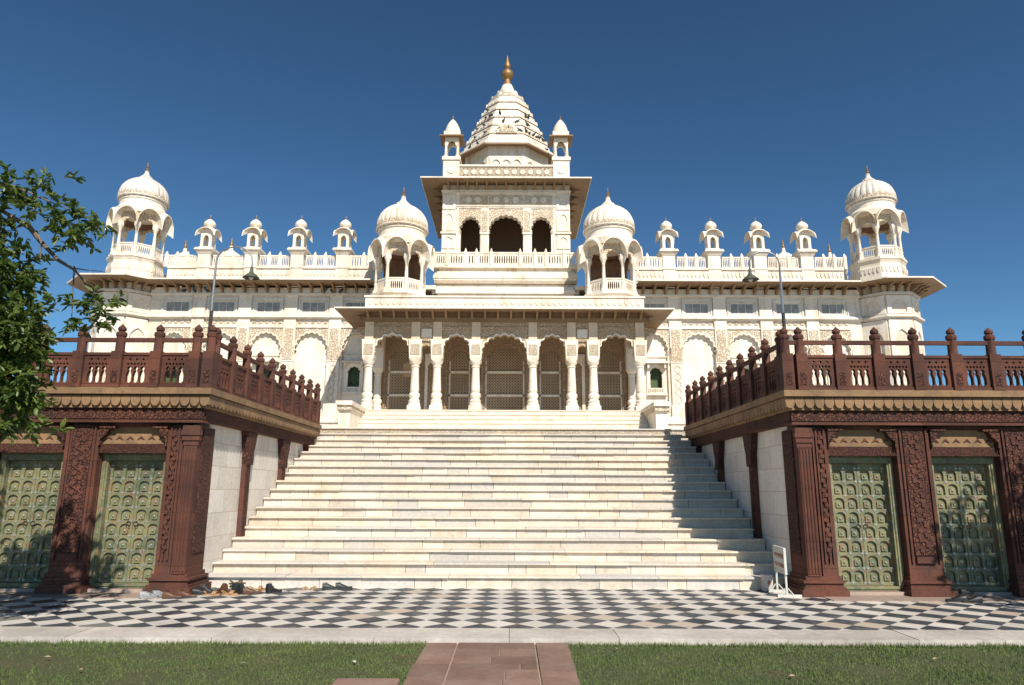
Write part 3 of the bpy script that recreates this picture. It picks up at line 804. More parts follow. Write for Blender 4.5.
# ---- wings
mod = 2.17
def wing(s):
    def X(x): return s*x
    bayc = [7.12, 9.18, 11.35, 13.55, 15.72]; pil = [8.10, 10.25, 12.45, 14.65, 16.75]
    bw_ = [0.56, 0.77, 0.71, 0.74, 0.62]
    niche = [True, False, True, False, True]
    m = MB(); lp = [rect(min(X(6.3), X(17.0)), max(X(6.3), X(17.0)), LZ, 11.1)]
    for c, hw, nc in zip(bayc, bw_, niche):
        a = cusp(X(c), hw, 8.05, 8.90, 9)
        lp.append([(X(c)-hw, 5.15), (X(c)+hw, 5.15)] + list(reversed(a)))
        lp.append(rect(X(c)-0.58, X(c)+0.58, 9.90, 10.44))
    m.plate(lp, (0, WY, 0), (1,0,0), (0,-1,0), 0.13)
    W = P(m, 'wing_wall', marble_blk)
    m = MB(); lp = [rect(min(X(6.3), X(17.0)), max(X(6.3), X(17.0)), LZ, 9.7)]
    for c, hw, nc in zip(bayc, bw_, niche):
        if nc: lp.append([(X(c)-0.33, 6.28), (X(c)+0.33, 6.28)] + list(reversed(cusp(X(c), 0.33, 6.95, 7.33, 5))))
    m.plate(lp, (0, WY+0.135, 0), (1,0,0), (0,-1,0), 0.2); P(m, 'recess_wall', marble)
    m = MB()
    for x in pil[:-1]:
        m.m = 0
        m.box(X(x)-0.29, X(x)+0.29, WY-0.10, WY, 4.95, 9.62); m.box(X(x)-0.33, X(x)+0.33, WY-0.14, WY, 4.95, 5.5)
        m.box(X(x)-0.31, X(x)+0.31, WY-0.13, WY, 7.50, 7.56)
        m.box(X(x)-0.30, X(x)+0.30, WY-0.09, WY, 9.75, 10.72)
        m.m = 1; m.box(X(x)-0.20, X(x)+0.20, WY-0.135, WY-0.10, 7.62, 9.1)
        m.frus(X(x), WY-0.10, 7.58, 8.25, 0.24, 0.035, 0.28, 0.06)
        m.m = 0
        for k in range(5):                       # inlaid oval chain
            zc = 5.75+k*0.36; pts = [(X(x)+0.15*math.cos(2*PI*q/16), zc+0.17*math.sin(2*PI*q/16)) for q in range(16)]
            pin = [(X(x)+0.115*math.cos(2*PI*q/16), zc+0.135*math.sin(2*PI*q/16)) for q in range(16)]
            m.m = 1; m.plate([pts, pin], (0, WY-0.115, 0), (1,0,0), (0,-1,0), 0.014); m.m = 0
    P(m, 'pilaster_row', [marble, marble_carved])
    # carved spandrels, string courses, frieze
    m = MB()
    for i, (c, hw) in enumerate(zip(bayc, bw_)):
        l = (pil[i-1]+0.31 if i else 6.34); r = pil[i]-0.31
        a, b = sorted((X(l), X(r)))
        ar = cusp(X(c), hw, 8.05, 8.90, 9)
        m.plate([arcade(a, b, 7.9, 9.12, [ar])], (0, WY-0.035, 0), (1,0,0), (0,-1,0), 0.033)
        m.m = 1; m.box(a, b, WY-0.08, WY, 9.14, 9.22)
        big = ar[1:-1]; out = [(X(c)+(u-X(c))*1.08, 8.05+(z-8.05)*1.09) for u, z in reversed(big)]
        m.plate([big+out], (0, WY-0.065, 0), (1,0,0), (0,-1,0), 0.029); m.m = 0
        for k in range(5):
            xx = a+(b-a)*(k+0.5)/5; pts = [(xx+0.09*math.cos(2*PI*q/10), 9.42+0.07*math.sin(2*PI*q/10)) for q in range(10)]
            m.plate([pts], (0, WY-0.03, 0), (1,0,0), (0,-1,0), 0.029)
    P(m, 'carved_spandrels', [marble_carved, marble])
    a, b = sorted((X(6.3), X(17.0)))
    m = MB(); m.box(a, b, WY-0.20, WY, 9.62, 9.70); m.box(a, b, WY-0.14, WY, 9.70, 9.76); m.box(a, b, WY-0.14, WY, 9.56, 9.62)
    m.box(a, b, WY-0.16, WY, 10.72, 10.82); m.box(a, b, WY-0.1, WY, 10.82, 11.1)
    m.box(a, b, WY-0.22, WY, 4.82, 4.95); m.box(a, b, WY-0.32, WY, 4.62, 4.82); m.box(a, b, WY-0.24, WY, LZ, 4.62)
    P(m, 'string_course', marble)
    # windows in the upper row
    for c in bayc:
        m = MB()
        m.plate([rect(X(c)-0.72, X(c)+0.72, 9.79, 10.62), rect(X(c)-0.66, X(c)+0.66, 9.84, 10.55)], (0, WY-0.05, 0), (1,0,0), (0,-1,0), 0.05)
        m.plate([rect(X(c)-0.58, X(c)+0.58, 9.90, 10.44), rect(X(c)-0.53, X(c)-0.19, 9.95, 10.40), rect(X(c)-0.165, X(c)+0.165, 9.95, 10.40), rect(X(c)+0.19, X(c)+0.53, 9.95, 10.40)], (0, WY+0.02, 0), (1,0,0), (0,-1,0), 0.025)
        f = P(m, 'window', frame_m)
        m = MB(); m.box(X(c)-0.575, X(c)+0.575, WY+0.05, WY+0.06, 9.91, 10.43); P(m, 'pane', glassm, f)
    # oriel windows inside the recesses
    for c, hw, nc in zip(bayc, bw_, niche):
        if not nc: continue
        m = MB(); y = WY+0.10; xc = X(c); hw2 = hw-0.02
        m.plate([rect(xc-hw2+0.1, xc+hw2-0.1, 6.05, 7.45), [(xc-0.28, 6.30), (xc+0.28, 6.30)] + list(reversed(cusp(xc, 0.28, 6.95, 7.30, 5)))], (0, y-0.04, 0), (1,0,0), (0,-1,0), 0.14)
        m.frus(xc, y-0.1, 7.47, 7.53, hw2+0.05, 0.30, hw2+0.02, 0.27)
        for q in (-1, 1): m.box(xc+q*(hw2-0.14)-0.04, xc+q*(hw2-0.14)+0.04, y-0.30, y, 7.25, 7.47)
        m.box(xc-hw2+0.02, xc+hw2-0.02, y-0.12, y+0.1, 7.55, 7.60); m.box(xc-hw2+0.06, xc+hw2-0.06, y-0.06, y+0.1, 7.60, 7.78); m.box(xc-hw2+0.02, xc+hw2-0.02, y-0.12, y+0.1, 7.78, 7.84)
        m.box(xc-hw2+0.05, xc+hw2-0.05, y-0.16, y, 5.98, 6.06)
        m.plate([rect(xc-0.36, xc+0.36, 6.06, 6.32)] + [rect(xc-0.32+k*0.08, xc-0.285+k*0.08, 6.11, 6.27) for k in range(8)], (0, y-0.12, 0), (1,0,0), (0,-1,0), 0.04)
        o = P(m, 'oriel_window', marble)
        m = MB(); m.box(xc-0.45, xc+0.45, WY+0.40, WY+0.42, 6.2, 7.45); P(m, 'pane', foliage_m, o)  # added green sheet in place of the foliage beyond the opening
        if s < 0 and c < 8: o['label'] = 'shaded oriel window beside the porch'
    # eave with brackets
    st = sorted((X(6.3), X(16.6)))
    E = eave([(st[0], WY, 0, -1), (st[1], WY, 0, -1)], 1.15, 11.22, 11.16, 0.06, closed=False)
    for k in range(19): bracket(X(6.6+k*0.535), WY-0.1, 10.82, -PI/2, E, 1.0)
    # parapet
    y = 33.0
    m = MB(); m.box(st[0], st[1], y-0.1, y+0.25, 11.2, 12.28); m.box(st[0], st[1], y-0.16, y+0.3, 12.22, 12.32)
    m.box(st[0], st[1], y-0.14, y+0.2, 11.66, 11.72)
    n = 52
    for k in range(n):
        c = st[0]+(k+0.5)*(st[1]-st[0])/n; w = 0.07
        m.plate([[(c-w,12.12),(c-w,11.94),(c,11.84),(c+w,11.94),(c+w,12.12)]], (0, y-0.13, 0), (1,0,0), (0,-1,0), 0.029)
    P(m, 'parapet_wall', marble)
    tx = [8.04, 10.27, 12.54, 14.85]
    edges = [6.3]+[t for t in tx]+[16.75]
    for i in range(5):
        a = edges[i]+(0.34 if i else 0); b = edges[i+1]-(0.34 if i < 4 else 0)
        npan = 3 if i else 2
        w = (b-a)/npan
        for k in range(npan):
            c = (a+(k+0.5)*w); m = MB(); hwp = w/2-0.07
            lps = [rect(X(c)-hwp, X(c)+hwp, 12.32, 12.92)]
            for q in range(5):
                if q == 4: break
                xx = X(c)-hwp+0.03+(2*hwp-0.06)*(q+0.5)/4; ww = 0.021
                lps.append([(xx-ww,12.40),(xx+ww,12.40),(xx+ww*1.3,12.58),(xx+ww*0.8,12.82),(xx-ww*0.8,12.82),(xx-ww*1.3,12.58)])
            m.plate(lps, (0, y-0.04, 0), (1,0,0), (0,-1,0), 0.035)
            m.box(X(c)-hwp, X(c)+hwp, y-0.06, y+0.05, 12.86, 12.93)
            P(m, 'railing_panel', marble)
            if k < npan-1 or i == 4 or i == 0:
                m = MB(); xx = X(a+(k+1)*w); m.box(xx-0.07, xx+0.07, y-0.09, y+0.08, 12.32, 12.98); m.frus(xx, y, 12.98, 13.12, 0.06, 0.06, 0.02, 0.02)
                P(m, 'railing_post', marble)
    for x in tx: turret(X(x), y+0.05)
def turret(x, y):
    m = MB()
    m.box(x-0.31, x+0.31, y-0.2, y+0.42, 11.3, 12.98); m.box(x-0.34, x+0.34, y-0.23, y+0.45, 12.25, 12.33)
    yc = y+0.11
    m.frus(x, yc, 12.94, 13.02, 0.32, 0.32, 0.37, 0.37); m.frus(x, yc, 13.02, 13.14, 0.36, 0.36, 0.44, 0.44); m.box(x-0.47, x+0.47, yc-0.47, yc+0.47, 13.14, 13.20); m.box(x-0.44, x+0.44, yc-0.44, yc+0.44, 13.20, 13.26)
    m.frus(x, yc, 13.26, 13.34, 0.33, 0.33, 0.30, 0.30)
    o = P(m, 'roof_turret', marble)
    for N, U, O, hw_ in (((0,-1,0),(1,0,0),(x,yc-0.27,0),.27), ((0,1,0),(1,0,0),(x,yc+0.27,0),.27), ((-1,0,0),(0,1,0),(x-0.265,yc,0),.198), ((1,0,0),(0,1,0),(x+0.265,yc,0),.198)):
        m = MB(); m.plate([arcade(-hw_, hw_, 13.32, 14.22, [ogee(0, 0.14, 13.76, 13.96, 8)])], O, U, N, 0.07)
        P(m, 'kiosk_side', marble, o)
    m = MB(); m.smooth = True                   # drooping curved canopies on four sides
    hoods(m, x, yc, 0.272, 4, 14.04, 0.24, 0.21, 0.20, 0.04)
    P(m, 'canopy', marble, o)
    m = MB(); m.lathe([(0.34,14.22),(0.24,14.36),(0.19,14.40),(0.20,14.44),(0.27,14.50),(0.285,14.58),(0.26,14.68),(0.18,14.78),(0.09,14.85),(0.05,14.88)], 24, x, yc, 0, lobes=12, amp=0.05, sm=True)
    P(m, 'dome', marble, o)
    m = MB(); m.lathe([(0.05,14.87),(0.025,14.91),(0.045,14.95),(0.018,14.99),(0.008,15.10)], 8, x, yc, 0, sm=True); P(m, 'finial', gold, o)
def hoods(m, cx, cy, apo, n, zs, H, over, droop, th=0.05, seg=10, lat=1.0, rise=0.0):
    """barrel canopies, one per side of a regular n-gon: arc cross section swept outwards"""
    for k in range(n):
        a = -PI/2 + 2*PI*k/n
        N = Vector((math.cos(a), math.sin(a), 0)); U = Vector((-math.sin(a), math.cos(a), 0))
        t = math.tan(PI/n); rows = []
        for d, dz in ((apo, rise), (apo+over*0.5, rise*0.5), (apo+over, -0.02)):
            hw = d*t*lat
            row = []
            for i in range(seg+1):
                f = -1+2*i/seg
                z = zs + dz + H*math.sqrt(max(0, 1-f*f))**0.9 - droop*abs(f)**3*(d-apo)/over
                row.append(Vector((cx, cy, 0)) + N*d + U*(f*hw) + Vector((0, 0, z)))
            rows.append(row)
        vs = []; fs = []
        L = seg+1
        for row in rows: vs += row
        for row in rows: vs += [p+Vector((0,0,th)) for p in row]
        nr = len(rows)
        for r in range(nr-1):
            for i in range(seg):
                fs.append((r*L+i, r*L+i+1, (r+1)*L+i+1, (r+1)*L+i)); q = nr*L
                fs.append((q+r*L+i, q+(r+1)*L+i, q+(r+1)*L+i+1, q+r*L+i+1))
        for i in range(seg):
            q = nr*L; e = (nr-1)*L
            fs.append((e+i, e+i+1, q+e+i+1, q+e+i)); fs.append((i, q+i, q+i+1, i+1))
        m.add(vs, fs)

def pavilion(cx, cy, z0, k, base_apo, gz, label=None, grey=False, parent=PAL, backed=False):
    """octagonal domed kiosk. z0 = floor of the railing; gz = underside of its base; k = size factor"""
    A = 1.10*k; c8 = 1/math.cos(PI/8)
    DM = marble_grey if grey else marble
    m = MB()
    def ring(r, za, zb, r2=None): m.lathe([(r*c8, za), ((r2 or r)*c8, zb)], 8, cx, cy, 0, PI/8)
    ring(base_apo, gz, z0-0.30); ring(base_apo*0.98, z0-0.30, z0-0.12, A*1.14); ring(A*1.16, z0-0.12, z0)
    ring(A*1.0, z0, z0+0.04)
    nb = 40
    o = P(m, 'domed_pavilion', marble, parent, label)
    zc = z0+1.48*k; za = zc+0.50*k; t8 = math.tan(PI/8)
    zt = zc+0.95*k
    for q in range(8):
        a = -PI/2+2*PI*q/8; N = Vector((math.cos(a), math.sin(a), 0)); U = Vector((-math.sin(a), math.cos(a), 0)); O = Vector((cx, cy, 0))+N*A*0.98
        hw = A*t8
        m = MB()                                 # railing panel
        lps = [rect(-hw*0.94, hw*0.94, z0+0.02, z0+0.62*k)]
        if grey or True:
            for j in range(6):
                xx = -hw*0.62+hw*1.24*(j+0.5)/6; ww = hw*0.055
                lps.append([(xx-ww,z0+0.14*k),(xx+ww,z0+0.14*k),(xx+ww*1.4,z0+0.3*k),(xx+ww*0.8,z0+0.48*k),(xx-ww*0.8,z0+0.48*k),(xx-ww*1.4,z0+0.3*k)])
        m.plate(lps, O, U, N, 0.06); m.plate([rect(-hw, hw, z0+0.58*k, z0+0.65*k)], O+N*0.025, U, N, 0.11)
        P(m, 'railing', marble, o)
        m = MB()                                 # arch panel
        m.plate([arcade(-hw, hw, zc-0.02, zt, [cusp(0, hw*0.72, zc+0.12*k, za, 5)])], O, U, N, 0.10*k)
        P(m, 'arch_panel', marble_carved, o)
        b = a+PI/8; px, py = cx+A*0.96*c8*math.cos(b), cy+A*0.96*c8*math.sin(b)
        m = MB(); column(m, px, py, z0, zc, 0.085*k); m.lathe([(0.12*k, zc), (0.17*k, zc+0.12*k), (0.15*k, zc+0.30*k)], 8, px, py, 0); P(m, 'column', marble, o)
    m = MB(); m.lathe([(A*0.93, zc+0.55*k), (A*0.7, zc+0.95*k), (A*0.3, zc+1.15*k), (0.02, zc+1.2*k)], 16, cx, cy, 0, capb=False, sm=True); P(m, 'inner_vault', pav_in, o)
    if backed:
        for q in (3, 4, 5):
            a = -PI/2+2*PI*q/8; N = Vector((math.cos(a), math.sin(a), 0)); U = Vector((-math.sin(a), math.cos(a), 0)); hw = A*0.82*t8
            m = MB(); m.plate([rect(-hw, hw, z0+0.05, zc+0.6*k)], Vector((cx, cy, 0))+N*A*0.80, U, N, 0.05); P(m, 'added_back_plate', pav_in, o)  # added dark plates closing the rear arches, so the inside stays dark
    m = MB(); m.smooth = True; hoods(m, cx, cy, A*0.99, 8, zc+0.10*k, 0.90*k, 0.40*k, 0.10*k, 0.07*k, 14, rise=0.16*k); P(m, 'canopy', marble, o)
    m = MB(); zr = zc+1.20*k
    m.lathe([(A*1.12, zr-0.35*k), (A*1.16, zr-0.06*k), (A*1.02, zr+0.14*k), (A*1.0, zr+0.42*k), (A*1.05, zr+0.44*k), (A*1.05, zr+0.50*k), (A*0.97, zr+0.52*k)], 48, cx, cy, 0)
    P(m, 'drum', marble, o)
    zd = zr+0.50*k; m = MB()
    pr = [(0.99,0),(1.08,0.05),(1.10,0.14),(1.075,0.20),(1.095,0.24),(1.11,0.38),(1.08,0.58),(1.0,0.80),(0.86,1.02),(0.66,1.20),(0.44,1.34),(0.25,1.43),(0.2,1.46)]
    m.lathe([(A*r*0.955, zd+h*k) for r, h in pr], 96, cx, cy, 0, lobes=24, amp=0.05, sm=True)
    m.m = 1
    for j in range(36):
        a = 2*PI*j/36; N = Vector((math.cos(a), math.sin(a), 0)); U = Vector((-math.sin(a), math.cos(a), 0)); w = A*0.088
        m.plate([[(-w, zd+0.10*k), (w, zd+0.10*k), (w*0.9, zd+0.22*k), (0, zd+0.36*k), (-w*0.9, zd+0.22*k)]], Vector((cx, cy, 0))+N*A*1.115, U, N, 0.10)
    m.m = 0; m.lathe([(A*1.10, zd+0.06*k), (A*1.135, zd+0.08*k), (A*1.135, zd+0.12*k), (A*1.10, zd+0.13*k)], 48, cx, cy, 0, sm=True, capb=False, capt=False)
    P(m, 'dome', [DM, marble_carved], o)
    zt2 = zd+1.42*k; m = MB()
    for j in range(10):                           # lotus petals
        a = 2*PI*j/10; m.lathe([(0.05*k, 0), (0.08*k, 0.06*k), (0.01, 0.14*k)], 6, cx+0.27*k*math.cos(a), cy+0.27*k*math.sin(a), zt2-0.02)
    m.lathe([(0.34*k,0),(0.26*k,0.10*k),(0.14*k,0.26*k),(0.09*k,0.42*k),(0.12*k,0.45*k),(0.05*k,0.50*k)], 16, cx, cy, zt2, sm=True); P(m, 'crown', DM, o)
    m = MB(); m.lathe([(0.05*k,0.48*k),(0.095*k,0.55*k),(0.04*k,0.63*k),(0.07*k,0.69*k),(0.025*k,0.76*k),(0.035*k,0.80*k),(0.006,0.97*k)], 12, cx, cy, zt2, sm=True); P(m, 'finial', gold, o)
    return o
wing(-1); wing(1)
pavilion(-4.96, 31.8, 10.48, 1.0, 1.15, 9.9, 'domed pavilion left of the central tower', backed=True)
pavilion(4.96, 31.8, 10.48, 1.0, 1.15, 9.9, 'domed pavilion right of the central tower', backed=True)

# ---- corner bastions with pavilions
for s in (-1, 1):
    cx, cy = s*18.46+0.06, 33.3; c8 = 1/math.cos(PI/8); A = 1.42
    m = MB(); m.lathe([(A*c8, LZ), (A*c8, 11.2)], 8, cx, cy, 0, PI/8)
    for za, zb, e in ((9.62,9.70,0.20),(9.70,9.76,0.12),(9.54,9.62,0.1),(10.72,10.84,0.14),(4.6,4.95,0.2),(LZ,4.6,0.15)): m.lathe([((A+e)*c8, za), ((A+e)*c8, zb)], 8, cx, cy, 0, PI/8)
    body = P(m, 'corner_bastion', marble_blk, PAL, ('left' if s < 0 else 'right')+' corner bastion')
    for q in range(8):
        a = -PI/2+2*PI*q/8; N = Vector((math.cos(a), math.sin(a), 0)); U = Vector((-math.sin(a), math.cos(a), 0)); hw = A*math.tan(PI/8)
        m = MB()
        for z0, z1, zs, za in ((9.80,10.68,10.18,10.5),(5.2,9.5,8.5,9.05)):
            m.plate([rect(-hw*0.96, hw*0.96, z0, z1), [(-hw*0.62, z0+0.08), (hw*0.62, z0+0.08)] + list(reversed(ogee(0, hw*0.62, zs, za)))], Vector((cx,cy,0))+N*(A+0.07), U, N, 0.068)
        P(m, 'facet_panel', marble, body)
    m = MB(); ring = polyring(cx, cy, A)
    # octagonal eave, deeper on its outer side
    m.sweep_ring(ring, [(-0.1, 11.24), (1.15, 11.18), (1.15, 11.24), (-0.1, 11.40)])
    m.m = 1; m.sweep_ring(ring, [(1.12, 11.20), (1.18, 11.20), (1.18, 11.27), (1.12, 11.27)])
    m.m = 0
    for q in range(8):
        a = -PI/2+2*PI*q/8; N = Vector((math.cos(a), math.sin(a), 0)); U = Vector((-math.sin(a), math.cos(a), 0))
        for t in (-0.42, 0, 0.42):
            O = Vector((cx, cy, 0))+N*A+U*t - U*0.05
            prof = [(0,10.84),(0.10,10.86),(0.16,10.94),(0.30,11.0),(0.36,11.10),(0.62,11.16),(0.70,11.22),(0,11.22)]
            m.plate([prof], O, N, U, -0.10)
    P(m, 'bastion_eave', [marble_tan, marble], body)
    m = MB(); m.lathe([(A*c8, 11.38), (1.18*c8, 11.5), (1.16*c8, 12.25), (1.14*c8, 12.3)], 8, cx, cy, 0, PI/8)
    for q in range(8):
        a = -PI/2+2*PI*q/8; N = Vector((math.cos(a), math.sin(a), 0)); U = Vector((-math.sin(a), math.cos(a), 0))
        for j in range(5):
            c = -0.38+0.19*j; w = 0.065
            m.plate([[(c-w,12.22),(c-w,12.02),(c,11.92),(c+w,12.02),(c+w,12.22)]], Vector((cx,cy,0))+N*1.20, U, N, 0.04)
    P(m, 'bastion_parapet', marble, body)
    pavilion(cx, cy, 12.72, 0.95, 1.14, 12.2, ('leftmost' if s < 0 else 'rightmost')+' domed pavilion', grey=True)
# small domes rising behind the parapet
for x, y, z, k in ((-17.85,37,13.2,0.85),(-15.72,38,13.7,0.75),(15.8,38,13.7,0.8),(17.95,37,13.1,0.85)):
    m = MB(); m.box(x-0.8, x+0.8, y-0.8, y+0.8, 11.4, z-0.3)
    m.lathe([(0.75,-0.3),(0.78,0.05),(0.70,0.1),(0.80,0.3),(0.78,0.6),(0.6,0.9),(0.3,1.12),(0.12,1.25),(0.08,1.5)], 32, x, y, z, lobes=16, amp=0.04, sm=True); o = P(m, 'roof_dome', marble)
    m = MB(); m.lathe([(0.05,1.48),(0.10,1.58),(0.04,1.7),(0.06,1.78),(0.01,2.0)], 10, x, y, z, sm=True); P(m, 'finial', gold, o)

# ---- central tower
TY = 33.5; TX = 3.27; TD = 6.6
m = MB()
m.box(-3.35, 3.35, 33.0, 40.2, 10.0, 11.35); m.box(-3.62, 3.62, 33.1, 40.2, 11.0, 11.40)
for k in range(9):                               # bulging podium
    f = k/8; e = 0.26*math.sin(PI*min(1, f*1.1+0.05))
    m.box(-3.42-e+0.1, 3.42+e-0.1, 33.38-e, 40.2, 11.55+f*0.78, 11.55+(k+1)/8*0.78)
m.box(-3.5, 3.5, 33.3, 40.2, 11.40, 11.56); m.box(-3.6, 3.6, 33.2, 40.2, 12.42, 12.52)
m.m = 1; m.box(-3.52, 3.52, 33.16, 33.3, 11.58, 11.82)
P(m, 'tower_podium', [marble, marble_fine])
def tower_face(O, U, N, front):
    m = MB()
    op = [(-1.80, 0.49), (0, 0.86), (1.80, 0.49)]
    loops = [rect(-3.25 if front else -3.24, 3.25 if front else 3.24, 12.5, 16.95)]
    ars = []
    for c, hw in op:
        a = cusp(c, hw, 14.45, 15.22 if hw < 0.6 else 15.30, 9 if hw > 0.6 else 7); ars.append((c, hw, a))
        loops.append([(c-hw, 12.53), (c+hw, 12.53)] + list(reversed(a)))
    m.plate(loops, O, U, N, 0.35)
    N_ = Vector(N); O_ = Vector(O)
    m.m = 1
    for c, hw, a in ars: m.plate([arcade(c-hw-0.10, c+hw+0.10, 14.3, 15.62, [a])], O_+N_*0.025, U, N, 0.023)
    m.plate([rect(-2.35, -0.95, 15.86, 16.38)], O_+N_*0.03, U, N, 0.028); m.plate([rect(-0.85, 0.85, 15.86, 16.38)], O_+N_*0.03, U, N, 0.028); m.plate([rect(0.95, 2.35, 15.86, 16.38)], O_+N_*0.03, U, N, 0.028)
    m.m = 0
    for c in (-1.9,-1.45,-0.5,0,0.5,1.45,1.9): m.plate([[(c+0.16*math.cos(2*PI*q/14), 16.12+0.16*math.sin(2*PI*q/14)) for q in range(14)]], O_+N_*0.06, U, N, 0.029)
    for z0, z1, e in ((16.45,16.53,0.10),(15.74,15.80,0.09),(15.66,15.735,0.05)): m.plate([rect(-2.55, 2.55, z0, z1)], O_+N_*e, U, N, e)
    m.plate([rect(-3.3, 3.3, 16.55, 16.62)], O_+N_*0.12, U, N, 0.12)
    for c in (-2.45, 2.45): m.plate([rect(c-0.05, c+0.05, 12.55, 15.64)], O_+N_*0.05, U, N, 0.05)
    for sg in (-1, 1):
        for z0, z1 in ((12.62,13.35),(13.50,14.22),(14.45,15.45),(15.6,16.4)):
            c = sg*2.90
            m.plate([rect(c-0.33, c+0.33, z0, z1), [(c-0.2, z0+0.1), (c+0.2, z0+0.1)] + list(reversed(ogee(c, 0.2, z0+(z1-z0)*0.6, z1-0.1)))], O_+N_*0.045, U, N, 0.043)
        m.plate([rect(sg*2.9-0.4, sg*2.9+0.4, 14.28, 14.38)], O_+N_*0.10, U, N, 0.10)
    for c, w in ((-1.08, 0.2), (1.08, 0.2)):
        m.plate([rect(c-w, c+w, 12.55, 15.64)], O_+N_*0.06, U, N, 0.06)
        m.m = 1; m.plate([rect(c-w+0.05, c+w-0.05, 14.4, 15.5)], O_+N_*0.085, U, N, 0.024); m.m = 0
        m.plate([rect(c-w-0.04, c+w+0.04, 14.25, 14.36)], O_+N_*0.10, U, N, 0.04)
    return P(m, 'tower_wall', [marble, marble_carved])
yc = TY+TD/2
tower_face((0, TY, 0), (1,0,0), (0,-1,0), True); tower_face((0, TY+TD, 0), (1,0,0), (0,1,0), True)
m = MB()
for s in (-1, 1):
    x0, x1 = sorted((s*3.25, s*2.95)); m.plate([rect(-TD/2+0.36, TD/2-0.36, 12.5, 16.94)] + [[(c-0.5, 12.6), (c+0.5, 12.6)]+list(reversed(cusp(c, 0.5, 14.45, 15.2, 7))) for c in (-1.8, 0, 1.8)], (s*3.25, yc, 0), (0,1,0), (s,0,0), 0.3)
    m.plate([rect(-TD/2, TD/2, 16.55, 16.62)], (s*3.30, yc, 0), (0,1,0), (s,0,0), 0.05)
P(m, 'tower_wall', marble)
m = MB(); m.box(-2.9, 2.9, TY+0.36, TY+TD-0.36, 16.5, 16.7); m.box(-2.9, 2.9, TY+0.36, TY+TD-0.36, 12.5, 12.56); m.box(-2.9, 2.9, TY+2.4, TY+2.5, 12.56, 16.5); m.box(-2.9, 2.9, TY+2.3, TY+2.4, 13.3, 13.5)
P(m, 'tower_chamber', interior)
# balcony railing of the tower: panels and posts
bx = [-3.6,-2.9,-2.0,-1.46,-0.72,0.72,1.46,2.0,2.9,3.6]
for a, b in zip(bx[:-1], bx[1:]):
    m = MB(); a2, b2 = a+0.07, b-0.07; lp = [rect(a2, b2, 12.5, 13.22)]; nq = max(2, int((b2-a2-0.1)/0.115))
    for q in range(nq):
        xx = a2+0.06+(b2-a2-0.12)*(q+0.5)/nq; lp.append([(xx-0.025,12.66),(xx+0.025,12.66),(xx+0.032,12.85),(xx+0.02,13.06),(xx-0.02,13.06),(xx-0.032,12.85)])
    m.plate(lp, (0, 33.27, 0), (1,0,0), (0,-1,0), 0.06); m.box(a2, b2, 33.24, 33.35, 13.16, 13.24); P(m, 'balcony_panel', marble)
for x in bx:
    m = MB(); m.box(x-0.07, x+0.07, 33.2, 33.38, 12.5, 13.28); m.lathe([(0.05,13.28),(0.06,13.34),(0.03,13.4),(0.01,13.46)], 8, x, 33.29); P(m, 'balcony_post', marble)
# tower eave and brackets
ET = eave(rectring(-3.25, 3.25, TY, TY+TD), 1.00, 16.99, 16.84, 0.06)
for k in range(13): bracket(-2.95+k*5.9/12, TY, 16.56, -PI/2, ET, 1.0)
for s in (-1, 1):
    for k in range(7): bracket(s*3.25, TY+0.5+k*0.93, 16.56, 0 if s > 0 else PI, ET, 1.0)
# upper parapet with rosettes
m = MB(); m.box(-3.2, 3.2, TY-0.05, TY+TD+0.05, 17.0, 17.30); m.box(-3.28, 3.28, TY-0.15, TY+TD+0.15, 17.12, 17.22)
P(m, 'tower_roof', marble)
for O, U, N, L, nro in (((0, TY-0.0, 0), (1,0,0), (0,-1,0), 2.42, 11), ((0, TY+TD, 0), (1,0,0), (0,1,0), 2.42, 11), ((-3.15, yc, 0), (0,1,0), (-1,0,0), 2.6, 11), ((3.15, yc, 0), (0,1,0), (1,0,0), 2.6, 11)):
    m = MB(); lp = [rect(-L, L, 17.3, 18.0)]
    for q in range(nro*2):
        c = -L+0.12+(2*L-0.24)*(q+0.5)/(nro*2)
        for zz in (17.47, 17.85):
            lp.append([(c-0.05, zz), (c, zz-0.045), (c+0.05, zz), (c, zz+0.045)])
    m.m = 1; m.plate(lp, O, U, N, 0.09); m.m = 0
    for q in range(nro):
        c = -L+0.12+(2*L-0.24)*(q+0.5)/nro; m.plate([[(c+0.13*math.cos(2*PI*j/12), 17.66+0.13*math.sin(2*PI*j/12)) for j in range(12)]], Vector(O)+Vector(N)*0.03, U, N, 0.029)
    m.plate([rect(-L, L, 17.96, 18.06)], Vector(O)+Vector(N)*0.05, U, N, 0.19); m.plate([rect(-L, L, 17.28, 17.36)], Vector(O)+Vector(N)*0.05, U, N, 0.14)
    P(m, 'tower_parapet', [marble, marble_fine])
